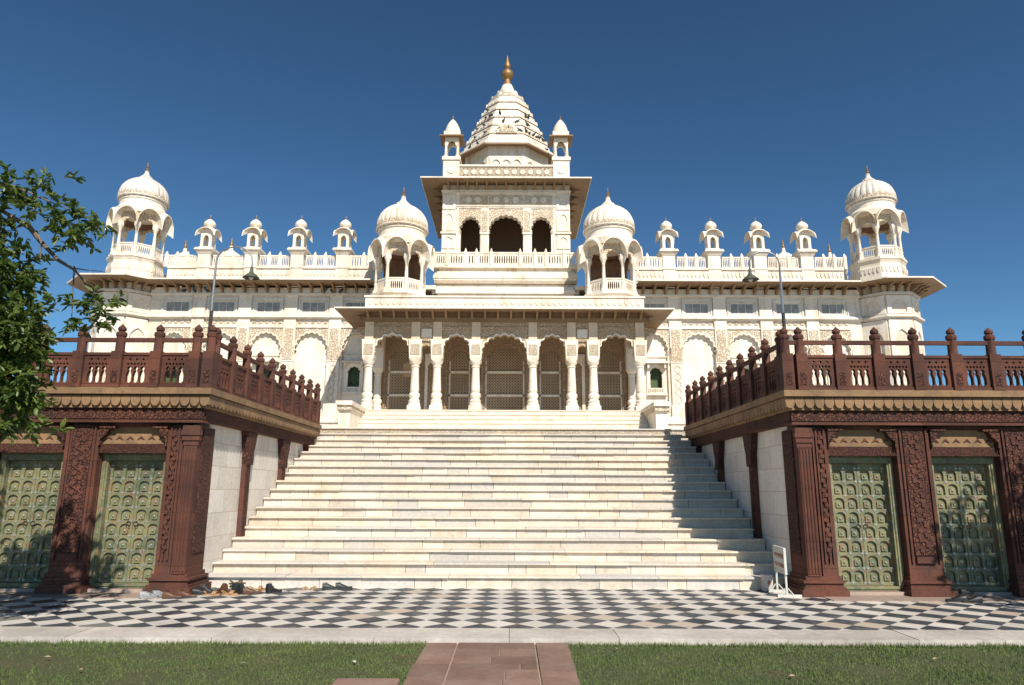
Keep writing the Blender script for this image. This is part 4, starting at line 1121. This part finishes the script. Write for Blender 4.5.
for sx in (-1, 1):
    for sy in (-1, 1):
        x = sx*2.84; y = yc+sy*(TD/2-0.36)
        m = MB(); m.box(x-0.42, x+0.42, y-0.42, y+0.42, 17.3, 18.35); m.box(x-0.48, x+0.48, y-0.48, y+0.48, 18.30, 18.48)
        m.plate([[(x+0.2*math.cos(2*PI*q/14), 17.75+0.2*math.sin(2*PI*q/14)) for q in range(14)]], (0, y-0.455, 0), (1,0,0), (0,-1,0), 0.034)
        o = P(m, 'spire_kiosk', marble)
        for a in (-1, 1):
            for b in (-1, 1):
                m = MB(); column(m, x+a*0.30, y+b*0.30, 18.48, 19.35, 0.075); P(m, 'column', marble, o)
        m = MB()
        for N, U, O in (((0,-1,0),(1,0,0),(x,y-0.36,0)), ((0,1,0),(1,0,0),(x,y+0.36,0)), ((-1,0,0),(0,1,0),(x-0.36,y,0)), ((1,0,0),(0,1,0),(x+0.36,y,0))):
            m.plate([arcade(-0.355, 0.355, 19.15, 19.62, [ogee(0, 0.2, 19.22, 19.45, 8)])], O, U, N, 0.1)
        P(m, 'arch_panel', marble, o)
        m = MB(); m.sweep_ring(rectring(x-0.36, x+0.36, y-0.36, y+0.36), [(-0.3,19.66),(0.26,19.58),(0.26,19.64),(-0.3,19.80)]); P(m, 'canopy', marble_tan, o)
        m = MB(); m.box(x-0.42, x+0.42, y-0.42, y+0.42, 19.72, 19.94); m.lathe([(0.42,19.94),(0.41,20.05),(0.38,20.2),(0.31,20.4),(0.22,20.58),(0.13,20.72),(0.06,20.80)], 24, x, y, 0, lobes=12, amp=0.05, sm=True); P(m, 'dome', marble, o)
        m = MB(); m.lathe([(0.05,20.79),(0.07,20.85),(0.03,20.91),(0.01,21.05)], 8, x, y, 0, sm=True); P(m, 'finial', gold, o)
# spire
c8 = 1/math.cos(PI/8)
m = MB(); m.lathe([(2.30*c8, 17.3), (2.30*c8, 19.7)], 8, 0, yc, 0, PI/8)
for q in range(8):
    a = -PI/2+2*PI*q/8; N = Vector((math.cos(a), math.sin(a), 0)); U = Vector((-math.sin(a), math.cos(a), 0)); O = Vector((0, yc, 0))+N*2.36
    m.plate([arcade(-0.9, 0.9, 18.0, 19.0, [ogee(c, 0.22, 18.6, 18.85, 8) for c in (-0.55, 0, 0.55)])], O, U, N, 0.058)
SP = P(m, 'spire', marble)
m = MB(); m.sweep_ring(polyring(0, yc, 2.30), [(-0.1,19.68),(0.46,19.53),(0.46,19.62),(-0.1,19.85)])
m.m = 1; m.sweep_ring(polyring(0, yc, 2.30), [(0.30,19.60),(0.42,19.60),(0.42,19.74),(0.30,19.74)])
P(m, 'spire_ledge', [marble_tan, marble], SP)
tiers = [(19.74, 20.42, 2.46, 2.19), (20.42, 21.08, 2.20, 1.92), (21.08, 21.72, 1.93, 1.64), (21.72, 22.34, 1.66, 1.38), (22.34, 22.94, 1.40, 1.13), (22.94, 23.44, 1.15, 0.92)]
LEDGE = []
for i, (z0, z1, r0, r1) in enumerate(tiers):
    m = MB(); m.m = 1; m.lathe([((r0-0.16)*c8, z0-0.10), ((r0+0.055)*c8, z0-0.01)], 8, 0, yc, 0, PI/8); m.m = 0
    m.lathe([((r0+0.06)*c8, z0-0.008), ((r0+0.06)*c8, z0+0.07), ((r0+0.0)*c8, z0+0.09), ((r0-0.02)*c8, z0+0.2), ((r1+0.03)*c8, z1-0.05), (r1*c8, z1)], 8, 0, yc, 0, PI/8)
    for q in range(8):
        a = -PI/2+2*PI*q/8; N = Vector((math.cos(a), math.sin(a), 0)); U = Vector((-math.sin(a), math.cos(a), 0)); hw = r0*math.tan(PI/8)
        nm = max(3, int(2*hw/0.30)); f = 0.5; rm = (r0-0.02)*(1-f)+(r1+0.03)*f; zm = (z0+0.2)*(1-f)+(z1-0.05)*f; hm = rm*math.tan(PI/8)
        m.plate([rect(-hm*0.98, hm*0.98, zm-0.035, zm+0.035)], Vector((0, yc, 0))+N*(rm+0.03), U, N, 0.06)
        for j in range(nm):
            c0_ = -hw*0.9+2*hw*0.9*(j+0.5)/nm
            m.plate([[(c0_-0.07, z0+0.05), (c0_+0.07, z0+0.05), (c0_+0.07, z0+0.10), (c0_, z0+0.13), (c0_-0.07, z0+0.10)]], Vector((0, yc, 0))+N*(r0+0.075), U, N, 0.04)
        # corner knobs
        b = a+PI/8; m.lathe([(0.075, 0), (0.075, 0.12), (0.03, 0.16)], 4, (r0+0.0)*c8*math.cos(b), yc+(r0+0.0)*c8*math.sin(b), z0+0.05, b+PI/4)
    P(m, 'spire_tier', [marble, marble_tan, marble_carved], SP); LEDGE.append((z0+0.09, r0+0.06))
m = MB()
m.plate([[(-0.55,20.45),(0.55,20.45)]+[(0.55*math.cos(t), 20.58+0.42*math.sin(t)) for t in [PI*k/12 for k in range(13)]]], (0, yc-2.33, 0), (1,0,0), (0,-1,0), 0.3)
m.m = 1; m.plate([[(-0.4,20.5),(0.4,20.5)]+[(0.4*math.cos(t), 20.58+0.3*math.sin(t)) for t in [PI*k/12 for k in range(13)]]], (0, yc-2.36, 0), (1,0,0), (0,-1,0), 0.03)
P(m, 'spire_gable', [marble, marble_carved], SP)
m = MB(); m.lathe([(0.90,23.44),(0.96,23.50),(1.0,23.60),(0.78,23.66),(0.62,23.68),(0.58,23.86),(0.62,23.9),(0.64,24.06),(0.52,24.12),(0.42,24.3),(0.36,24.45),(0.30,24.62)], 16, 0, yc, 0, PI/16)
for q in range(8):
    b = PI/8+q*PI/4; m.lathe([(0.11,0),(0.12,0.12),(0.04,0.20)], 4, 0.90*math.cos(b), yc+0.90*math.sin(b), 23.54, b+PI/4)
    m.lathe([(0.11,0),(0.13,0.1),(0.02,0.24)], 8, 0.52*math.cos(b), yc+0.52*math.sin(b), 23.98)
P(m, 'spire_crown', marble, SP)
m = MB(); m.lathe([(0.30,24.60),(0.26,24.72),(0.18,24.9),(0.16,25.02),(0.22,25.1),(0.33,25.24),(0.36,25.38),(0.31,25.54),(0.17,25.67),(0.12,25.74),(0.18,25.82),(0.19,25.94),(0.14,26.12),(0.08,26.34),(0.04,26.5),(0.01,26.66)], 20, 0, yc, 0, sm=True)
P(m, 'finial', gold, SP)

# ------------------------------------------------------------------ lamp posts
def lamp(x, y, side, h, label):
    T = thing('street_lamp', label, 'street lamp', (x, y, LZ))
    m = MB(); m.tube([(0,0,0),(0,0,0.1),(0,0,0.12),(0,0,2.75)], [0.08,0.08,0.048,0.044], 10); m.build('lower_pole', dark_iron, T)
    r = 0.40*h
    m = MB(); pts = [(0,0,2.75), (0,0,3.8)]; top = 4.05
    for k in range(9):
        t = PI*k/8; pts.append((side*r*(1-math.cos(t)), 0, top+r*0.85*math.sin(t)))
    pts.append((side*2*r, 0, 3.85))
    m.tube(pts, [0.034,0.028]+[0.020]*10, 8); m.build('pole_arm', steel, T)
    m = MB(); m.lathe([(0.035,3.90),(0.045,3.78),(0.07,3.74),(0.20,3.63),(0.21,3.61),(0.19,3.62)], 20, side*2*r, 0, 0, sm=True, capt=False); o = m.build('lamp_shade', lamp_m, T)
    m = MB(); m.lathe([(0.02,3.57),(0.05,3.59),(0.06,3.63),(0.03,3.68)], 12, side*2*r, 0, 0, sm=True); m.build('bulb', white_paint, T)
lamp(-7.20, 17.0, 1, 1.15, 'grey hooked lamp post on the left terrace, arm bent to the right')
lamp(7.12, 17.0, -1, 0.95, 'grey hooked lamp post on the right terrace, arm bent to the left')

# ------------------------------------------------------------------ notice board
T = thing('notice_board', 'small white notice board with red lettering at the foot of the stairs', 'sign', (4.60, 11.38, 0), R(84))
Lb = 0.62
m = MB(); m.box(0, Lb, -0.012, 0.012, 0.35, 0.72); bo = m.build('board', white_paint, T)
m = MB(); m.plate([rect(-0.015, Lb+0.015, 0.335, 0.735), rect(0.02, Lb-0.02, 0.37, 0.70)], (0, -0.018, 0), (1,0,0), (0,-1,0), 0.036); m.build('frame', white_paint, T)
ink = flat('red_ink', (0.42,0.13,0.06), 0.6)
m = MB()
for zz, hh in ((0.60, 0.075), (0.46, 0.065)):
    for sd_ in (1,):
        x = 0.06
        while x < Lb-0.08:
            w = rnd.uniform(0.018, 0.04)
            yo = 0.019
            m.box(x, x+0.009, yo-0.001, yo, zz-hh/2, zz+hh/2)
            m.box(x, x+w, yo-0.001, yo+0.0005, zz+rnd.choice((-1,0,1))*hh*0.42-0.005, zz+hh*0.42*rnd.choice((-1,0,1))+0.006) if rnd.random() < 0 else m.box(x+0.0092, x+w, yo-0.001, yo, zz+rnd.choice((-0.4,0,0.38))*hh-0.006, zz+rnd.choice((0.4,0.42))*hh)
            x += w+rnd.choice((0.008, 0.008, 0.03))
m.build('lettering', ink, bo)
for i, x in enumerate((0.03, Lb-0.03)):
    m = MB(); m.box(x-0.018, x+0.018, -0.014, 0.014, 0.03, 0.36); m.build('leg', white_paint, T)
    m = MB(); m.box(x-0.02, x+0.02, -0.22, 0.14, 0.0, 0.04)
    m.tube([(x, -0.10, 0.035), (x, -0.02, 0.13)], [0.01, 0.01], 6); m.tube([(x, 0.09, 0.035), (x, 0.02, 0.13)], [0.01, 0.01], 6); m.build('foot', white_paint, T)
m = MB(); m.box(4.48, 4.62, 12.02, 12.2, 0.0, 0.26); m.m = 1; m.box(4.53, 4.57, 12.012, 12.02, 0.11, 0.17)
tag(m.build('marble_block', [kerb_m, ink]), 'little marble block with a red mark beside the notice board', 'block')

# ------------------------------------------------------------------ shoes
def shoe_closed(L=0.27, W=0.10, H=0.10, ankle=0.0):
    m = MB(); m.smooth = True; secs = []
    n = 9
    for i in range(n):
        f = i/(n-1); w = W/2*(0.62+0.38*math.sin(PI*min(1, f*0.95+0.12)))*(1 if f < 0.85 else 1-(f-0.85)*3.2)
        h = H*(0.95 if f < 0.25 else 0.95-0.62*min(1, (f-0.25)/0.5)); h += ankle*(f < 0.35)
        ring = []
        for k in range(10):
            a = 2*PI*k/10; yy = w*math.cos(a); zz = 0.012+h*0.5*(1+math.sin(a)); 
            if math.sin(a) < 0: zz = 0.012
            ring.append((L*(f-0.5), yy, zz))
        secs.append(ring)
    vs = [p for r in secs for p in r]; fs = []
    for i in range(n-1):
        for k in range(10): fs.append((i*10+k, i*10+(k+1) % 10, (i+1)*10+(k+1) % 10, (i+1)*10+k))
    fs.append(tuple(range(10))[::-1]); fs.append(tuple(range((n-1)*10, n*10)))
    m.add(vs, fs); return m
def sole(m, L, W, th, z=0):
    pts = []
    for k in range(18):
        a = 2*PI*k/18; pts.append((L/2*math.cos(a), W/2*math.sin(a)*(1.0+0.18*math.cos(a))))
    vs = [(x, y, z) for x, y in pts]+[(x, y, z+th) for x, y in pts]
    m.add(vs, [tuple(range(17, -1, -1)), tuple(range(18, 36))]+[(k, (k+1) % 18, 18+(k+1) % 18, 18+k) for k in range(18)])
def shoe(x, y, rz, kind, col, label, group='shoes left at the foot of the stairs', z=0.0, tilt=0, sc=1.0):
    T = thing('shoe', label, 'shoe', (x, y, z), rz, group); T.rotation_euler = (tilt, 0, rz); T.scale = (sc, sc, sc)
    um = flat('shoe_'+kind, col, 0.5, 0, 0.25, 30); so = flat('shoe_sole', (0.05,0.04,0.035) if kind != 'sneaker' else (0.24,0.24,0.235), 0.7)
    if kind in ('sneaker', 'loafer', 'boot'):
        m = shoe_closed(ankle=0.05 if kind == 'boot' else 0.0); m.m = 0
        hz = 0.108+(0.05 if kind == 'boot' else 0); m.smooth = False; m.m = 1
        m.add([(-0.085+0.045*math.cos(2*PI*q/10), 0.026*math.sin(2*PI*q/10), hz+0.003+(0.008 if math.cos(2*PI*q/10) < 0 else 0)) for q in range(10)], [tuple(range(10))])
        if kind == 'sneaker':
            m.m = 2; m.box(-0.02, 0.02, -0.045, 0.045, 0.03, 0.06); m.box(0.09, 0.125, -0.032, 0.032, 0.014, 0.034)
        m.build('upper', [um, dark_iron, flat('navy', (0.02,0.03,0.09))], T)
        m = MB(); sole(m, 0.28, 0.095, 0.022); m.build('sole', so, T)
    else:
        m = MB(); sole(m, 0.26, 0.09, 0.02); m.build('sole', so if kind == 'slipper' else um, T)
        m = MB()
        for f in (0.045, 0.015):
            pts = [(f*1.0+0.02*math.sin(t), 0.043*math.cos(t), 0.016+0.036*math.sin(t)) for t in [PI*k/8 for k in range(9)]]
            m.tube(pts, [0.017]*9, 6)
        pts = [(-0.10, 0.036*math.cos(t), 0.02+0.0*t) for t in (0, PI)]; m.tube([(-0.06,0.04,0.02),(-0.12,0.02,0.06),(-0.12,-0.02,0.06),(-0.06,-0.04,0.02)], [0.007]*4, 5)
        m.build('strap', um, T)
BLK = (0.015,0.016,0.017); BRN = (0.10,0.045,0.022); TAN = (0.36,0.20,0.09); WHT = (0.26,0.27,0.28); DGR = (0.02,0.03,0.028)
YS = 11.35
shoe(-5.10, 11.08, 0.5, 'sneaker', WHT, 'white sneaker nearest the green door, front one of its pair')
shoe(-4.98, 11.20, 0.9, 'sneaker', WHT, 'white sneaker tucked behind its mate against the red pier')
shoe(-4.74, 11.04, 0.2, 'loafer', BRN, 'brown loafer lying in front of the red pier foot')
shoe(-4.56, 11.14, 0.1, 'loafer', BRN, 'brown loafer just behind the other brown loafer')
shoe(-4.46, 11.42, 0.4, 'loafer', BLK, 'black shoe at the left end of the heap')
shoe(-4.40, 11.56, 0.2, 'boot', BLK, 'black ankle boot in the heap by the red pier')
shoe(-4.26, 11.62, 2.6, 'boot', BRN, 'dark brown ankle boot behind the black boot')
shoe(-4.30, 11.40, 0.1, 'sandal', TAN, 'tan sandal lying flat in front of the black boot')
shoe(-4.05, 11.46, 0.0, 'sandal', TAN, 'tan sandal between the two heaps')
for k, (dx, dy, dz, rz, lab) in enumerate(((0,0,0,0.3,'lowest left sandal of the brown sandal heap'),(0.16,0.06,0,2.2,'lowest right sandal of the brown sandal heap'),(0.05,0.1,0.06,1.2,'middle sandal of the brown sandal heap'),(0.12,0.0,0.11,0.2,'topmost sandal of the brown sandal heap'))):
    shoe(-4.20+dx, 11.84+dy, rz, 'sandal', (0.10,0.05,0.02), lab, z=dz, tilt=rnd.uniform(-.2,.2))
shoe(-4.00, 11.72, 1.3, 'boot', DGR, 'grey black boot right of the brown sandal heap')
shoe(-3.84, 11.58, 1.0, 'boot', BLK, 'black boot standing upright, left of its tipped mate')
shoe(-3.72, 11.52, 0.3, 'loafer', BRN, 'dark brown shoe in front of the tan sandal pair')
shoe(-3.80, 11.98, 0.2, 'sandal', TAN, 'left tan sandal against the lowest step')
shoe(-3.60, 11.95, 0.4, 'sandal', TAN, 'right tan sandal against the lowest step')
shoe(-3.42, 11.66, 0.9, 'boot', BLK, 'black boot alone right of the tan sandals')
shoe(-3.04, 12.02, 1.5, 'sandal', (0.4,0.26,0.14), 'left one of the small pale sandals', sc=0.8)
shoe(-2.90, 12.05, 1.5, 'sandal', (0.4,0.26,0.14), 'right one of the small pale sandals', sc=0.8)
shoe(-2.62, 12.04, 0.3, 'loafer', DGR, 'left shoe of the rightmost dark green pair')
shoe(-2.42, 12.10, 0.3, 'loafer', DGR, 'right shoe of the rightmost dark green pair')
shoe(6.95, 10.98, 2.8, 'loafer', BLK, 'black shoe under the shaded right door, left one', 'black shoes under the right doors')
shoe(7.14, 10.90, 3.0, 'loafer', BLK, 'black shoe under the shaded right door, right one', 'black shoes under the right doors')
shoe(7.28, 11.22, 0.3, 'loafer', BLK, 'black shoe on the door sill above the other two', 'black shoes under the right doors', z=0.06)

# ------------------------------------------------------------------ pigeons
def pigeon_mesh():
    m = MB(); m.smooth = True
    prof = [(0.005,-0.17),(0.03,-0.15),(0.035,-0.10),(0.065,-0.04),(0.072,0.02),(0.06,0.07),(0.035,0.105),(0.034,0.125),(0.036,0.145),(0.02,0.168),(0.006,0.185)]
    vs = []; n = 8
    for r, h in prof:
        up = 0.10+ (0.10*max(0, (h-0.03)/0.1) if h > 0.03 else h*0.25)
        for k in range(n):
            a = 2*PI*k/n; flat_ = 0.35 if h < -0.12 else 1
            vs.append((h, r*math.cos(a), up+r*math.sin(a)*flat_))
    fs = []
    for i in range(len(prof)-1):
        for k in range(n): fs.append((i*n+k, i*n+(k+1) % n, (i+1)*n+(k+1) % n, (i+1)*n+k))
    m.add(vs, fs)
    for s in (-1, 1): m.tube([(0.0, s*0.03, 0.05), (0.01, s*0.03, 0.0)], [0.008, 0.006], 5)
    return m
pig_m = flat('pigeon_feathers', (0.05,0.055,0.06), 0.6, 0, 0.4, 20)
pig0 = pigeon_mesh().build('pigeon', pig_m)
tag(pig0, 'dark pigeon perched on a ledge of the tiered spire', 'bird', 'pigeons on the spire')
tag(pig0, None, None, 'pigeons on the spire')
first = True
TN = ['lowest', 'second', 'third', 'fourth', 'fifth', 'topmost']; used = set()
for i in range(30):
    ti = rnd.choice((0,0,1,1,1,2,2,3,3,4,5)); z, r = LEDGE[ti]; q = rnd.choice((-1,-1,0,1,1)); a = -PI/2+q*PI/4
    N = Vector((math.cos(a), math.sin(a), 0)); U = Vector((-math.sin(a), math.cos(a), 0)); t = rnd.uniform(-.85,.85)
    if any(abs(t-t2) < 0.18 and (ti, q) == k2 for k2, t2 in used): continue
    used.add(((ti, q), t)); p = Vector((0, yc, z))+N*(r-0.01)+U*t*r*math.tan(PI/8)
    o = pig0 if first else pig0.copy()
    if not first: C.objects.link(o)
    first = False
    o.location = p; o.rotation_euler = (0, 0, rnd.uniform(0, 6.28)); o.scale = (1.05,)*3
    side = {-1: 'left facet', 0: 'front facet', 1: 'right facet'}[q]
    tag(o, 'dark pigeon on the %s ledge of the spire, %s' % (TN[ti], side))
for i, x in enumerate((-14.9,-14.3,-8.7,-8.3,-7.9,-15.4)):
    o = pig0.copy(); C.objects.link(o); o.location = (x, WY-0.17+0.02, 10.82); o.rotation_euler = (0, 0, rnd.uniform(0, 6.28)); o.scale = (1.1,)*3
    tag(o, 'dark pigeon roosting between brackets under the left wing eave', 'bird', 'pigeons under the left eave')

# ------------------------------------------------------------------ trees
def tree(name, label, trunk, limbs, clusters, seed, leaf=0.10, group=None):
    rg = random.Random(seed)
    T = thing(name, label, 'tree', trunk[0], group=group); base = Vector(trunk[0])
    m = MB(); m.tube([Vector(p)-base for p in trunk], [0.24-0.05*i for i in range(len(trunk))], 12); m.build('trunk', bark_m, T)
    m = MB()
    for pts, r0, r1 in limbs:
        n = len(pts); m.tube([Vector(p)-base for p in pts], [r0+(r1-r0)*i/(n-1) for i in range(n)], 7)
    m.build('limbs', bark_m, T)
    V = []; F = []; TI = []
    for (c, rad, n) in clusters:
        c = Vector(c)
        nsub = max(1, int(n*0.72)//14)
        for sidx in range(nsub):
            # a twig with leaves pointing outward and down
            d = Vector((rg.gauss(0,1), rg.gauss(0,1), rg.gauss(0,0.8))).normalized()
            p0 = c + Vector((d.x*rad[0], d.y*rad[1], d.z*rad[2]))*rg.random()**0.45*0.8
            tw = (d + Vector((rg.uniform(-.6,.6), rg.uniform(-.6,.6), rg.uniform(-.9,.1)))).normalized()
            tone = rg.random()**1.5*0.7
            for j in range(14):
                p = p0 + tw*(j*0.013)
                ld = (tw*0.5 + Vector((rg.gauss(0,.7), rg.gauss(0,.7), rg.gauss(-.25,.5)))).normalized()
                sd2 = ld.cross(Vector((rg.gauss(0,.6), rg.gauss(0,.6), 1))).normalized()
                L = leaf*rg.uniform(0.6, 1.3); w = L*0.20; up = ld.cross(sd2)*(L*0.06)
                b = len(V)
                V += [p, p+ld*L*0.35+sd2*w-up, p+ld*L*0.35-sd2*w-up, p+ld*L*0.75+sd2*w*0.8-up*1.2, p+ld*L*0.75-sd2*w*0.8-up*1.2, p+ld*L, p+ld*L*0.35+up, p+ld*L*0.75+up*0.6]
                F += [(b,b+1,b+6),(b,b+6,b+2),(b+1,b+3,b+7,b+6),(b+6,b+7,b+4,b+2),(b+3,b+5,b+7),(b+7,b+5,b+4)]
                tt = min(1, max(0, tone+rg.uniform(-.2,.3))); TI += [tt]*6
    m = MB(); m.v = [tuple(p-base) for p in V]; m.f = F; m.mi = [0]*len(F); m.sm = [False]*len(F); m.ti = TI
    m.build('crown', leaf_m, T, recalc=False)
def px(x, y, Y):
    """point on the photograph's ray at depth Y, worked out once for the branch layout"""
    v = (342.5-y)/700; c, s = math.cos(PITCH), math.sin(PITCH)
    return ((x-512)/700*Y/(c-v*s)+0.33, Y, 1.6+Y*(s+v*c)/(c-v*s))
TY0 = 7.6
limbs = [
 ([(-8.2,7.2,2.6), (-7.0,7.4,3.7), px(0,212,TY0), px(30,230,TY0), px(40,243,7.7), px(58,262,7.7), px(75,272,7.8), px(85,284,7.8), px(92,292,7.8)], 0.045, 0.006),
 ([px(75,270,7.8), px(88,272,7.8), px(103,273,7.9)], 0.008, 0.003),
 ([px(36,233,7.7), px(41,245,7.6), px(40,260,7.6)], 0.014, 0.006),
 ([px(74,268,7.8), px(73,290,7.8), px(72,312,7.8), px(70,335,7.8)], 0.010, 0.004),
 ([(-7.0,7.4,3.7), (-6.4,7.4,4.6), px(5,185,7.5), px(30,195,7.5), px(60,208,7.5), px(92,220,7.5)], 0.022, 0.003),
 ([(-8.2,7.2,2.6), (-7.0,7.5,2.9), px(0,320,7.6), px(25,330,7.6)], 0.07, 0.01),
 ([(-8.2,7.2,2.2), (-7.0,7.4,2.3), px(0,400,7.6), px(30,420,7.6)], 0.06, 0.01),
 ([(-8.3,7.2,3.2), (-7.6,7.6,4.6), (-6.8,7.8,5.6)], 0.10, 0.03),
]
def cl(x, y, Y, rx, ry, rz, n): return (px(x, y, Y), (rx, ry, rz), n)
clusters = [
 cl(28,190,7.5,.36,.25,.15,330), cl(50,212,7.5,.26,.2,.12,210), cl(14,172,7.5,.14,.2,.08,70), cl(66,225,7.5,.18,.2,.12,140), cl(72,232,7.5,.22,.2,.17,240), cl(92,222,7.5,.12,.15,.09,90), cl(58,178,7.5,.10,.12,.04,40), cl(35,212,7.5,.04,.1,.10,20),
 cl(72,240,7.5,.10,.1,.1,50), cl(4,200,7.5,.16,.2,.25,120), cl(18,235,7.6,.10,.2,.08,60),
 cl(2,268,7.6,.28,.35,.24,1500), cl(-28,225,7.6,.32,.3,.36,1500), cl(14,287,7.6,.18,.3,.20,500), cl(-15,320,7.6,.45,.45,.5,1600), cl(14,335,7.6,.30,.35,.34,1900), cl(32,314,7.7,.12,.2,.14,200), cl(46,262,7.7,.04,.1,.05,30),
 cl(-8,385,7.6,.40,.4,.36,1500), cl(16,385,7.6,.22,.3,.28,1200), cl(30,355,7.6,.08,.15,.14,160), cl(30,400,7.6,.08,.15,.10,90), cl(-5,425,7.6,.30,.3,.14,600), cl(30,422,7.6,.10,.15,.06,80), cl(46,430,7.6,.04,.1,.04,40), cl(-95,300,7.6,.7,.6,.8,2200), cl(-80,400,7.6,.6,.6,.5,1500),
 cl(84,300,7.8,.10,.12,.07,110), cl(94,305,7.8,.07,.1,.07,70), cl(108,306,7.8,.07,.1,.05,80), cl(112,318,7.8,.03,.06,.04,28), cl(82,318,7.8,.09,.1,.08,90), cl(92,328,7.8,.05,.08,.04,40), cl(74,326,7.8,.03,.05,.10,30), cl(72,295,7.8,.04,.05,.10,30),
 ((-8.0,7.6,5.4),(.8,1.0,0.9),2600), ((-7.15,8.3,4.3),(.45,.7,.9),2400), ((-7.0,8.0,5.2),(.4,.6,.6),1500), ((-7.3,8.8,3.4),(.45,.6,.6),1500), ((-8.6,7.6,4.3),(1.1,1.1,1.0),2600), ((-8.9,6.6,5.8),(1.2,1.1,0.9),2400),
]
tree('leafy_tree', 'leafy green tree reaching in from the left edge over the terrace', [(-8.5,7.1,-0.07), (-8.45,7.1,1.2), (-8.2,7.2,2.6), (-8.3,7.2,3.2)], limbs, clusters, 11)
rc = [((9.9,7.3,5.1),(1.1,1.0,0.9),3600), ((11.0,7.2,4.6),(1.1,1.0,0.9),2600), ((9.2,7.6,4.7),(.7,.8,.7),1900), ((10.4,6.6,5.4),(1.1,1.0,.7),2200), ((9.6,6.6,4.2),(.9,.8,.5),1500)]
tree('shade_tree', 'green shade tree standing beyond the right edge of the lawn', [(11.2,7.0,-0.07), (11.1,7.0,1.5), (11.0,7.1,3.4), (10.9,7.1,4.2)],
     [([(11.0,7.1,3.2),(10.4,7.2,4.4),(9.6,7.3,5.1)], .10,.03), ([(11.0,7.1,3.6),(11.4,7.0,5.0),(11.5,6.8,6.2)], .10,.03)], rc, 5)

# fallen leaves on the lawn
lf = flat('dry_leaf', (0.42,0.30,0.19), 0.8); lw = flat('pale_scrap', (0.6,0.56,0.55), 0.7)
spots = [(-4.2,7.4,0),(-3.6,6.9,0),(-2.2,7.2,1),(1.35,7.55,1),(1.45,7.9,0),(2.9,6.8,0),(4.6,7.5,0),(-5.0,6.9,0),(-1.2,7.3,1)]
for k in range(2):
    m = MB(); m.add([(0,0,0),(0.03,0.018,0.006),(0.065,0,0.002),(0.03,-0.02,0.008)], [(0,1,2,3)]); l0 = m.build('fallen_leaf' if k == 0 else 'paper_scrap', [lf, lw][k], recalc=False)
    tag(l0, ['dry brown leaf fallen on the lawn', 'pale scrap lying on the lawn'][k], ['leaf', 'scrap'][k], ['dry leaves on the lawn', 'pale scraps on the lawn'][k])
    fst = True
    for x, y, t in spots:
        if t != k: continue
        o = l0 if fst else l0.copy()
        if not fst: C.objects.link(o)
        fst = False; o.location = (x, y, -0.022); o.rotation_euler = (rnd.uniform(-.2,.2), rnd.uniform(-.2,.2), rnd.uniform(0, 6))
bpy.context.view_layer.update()
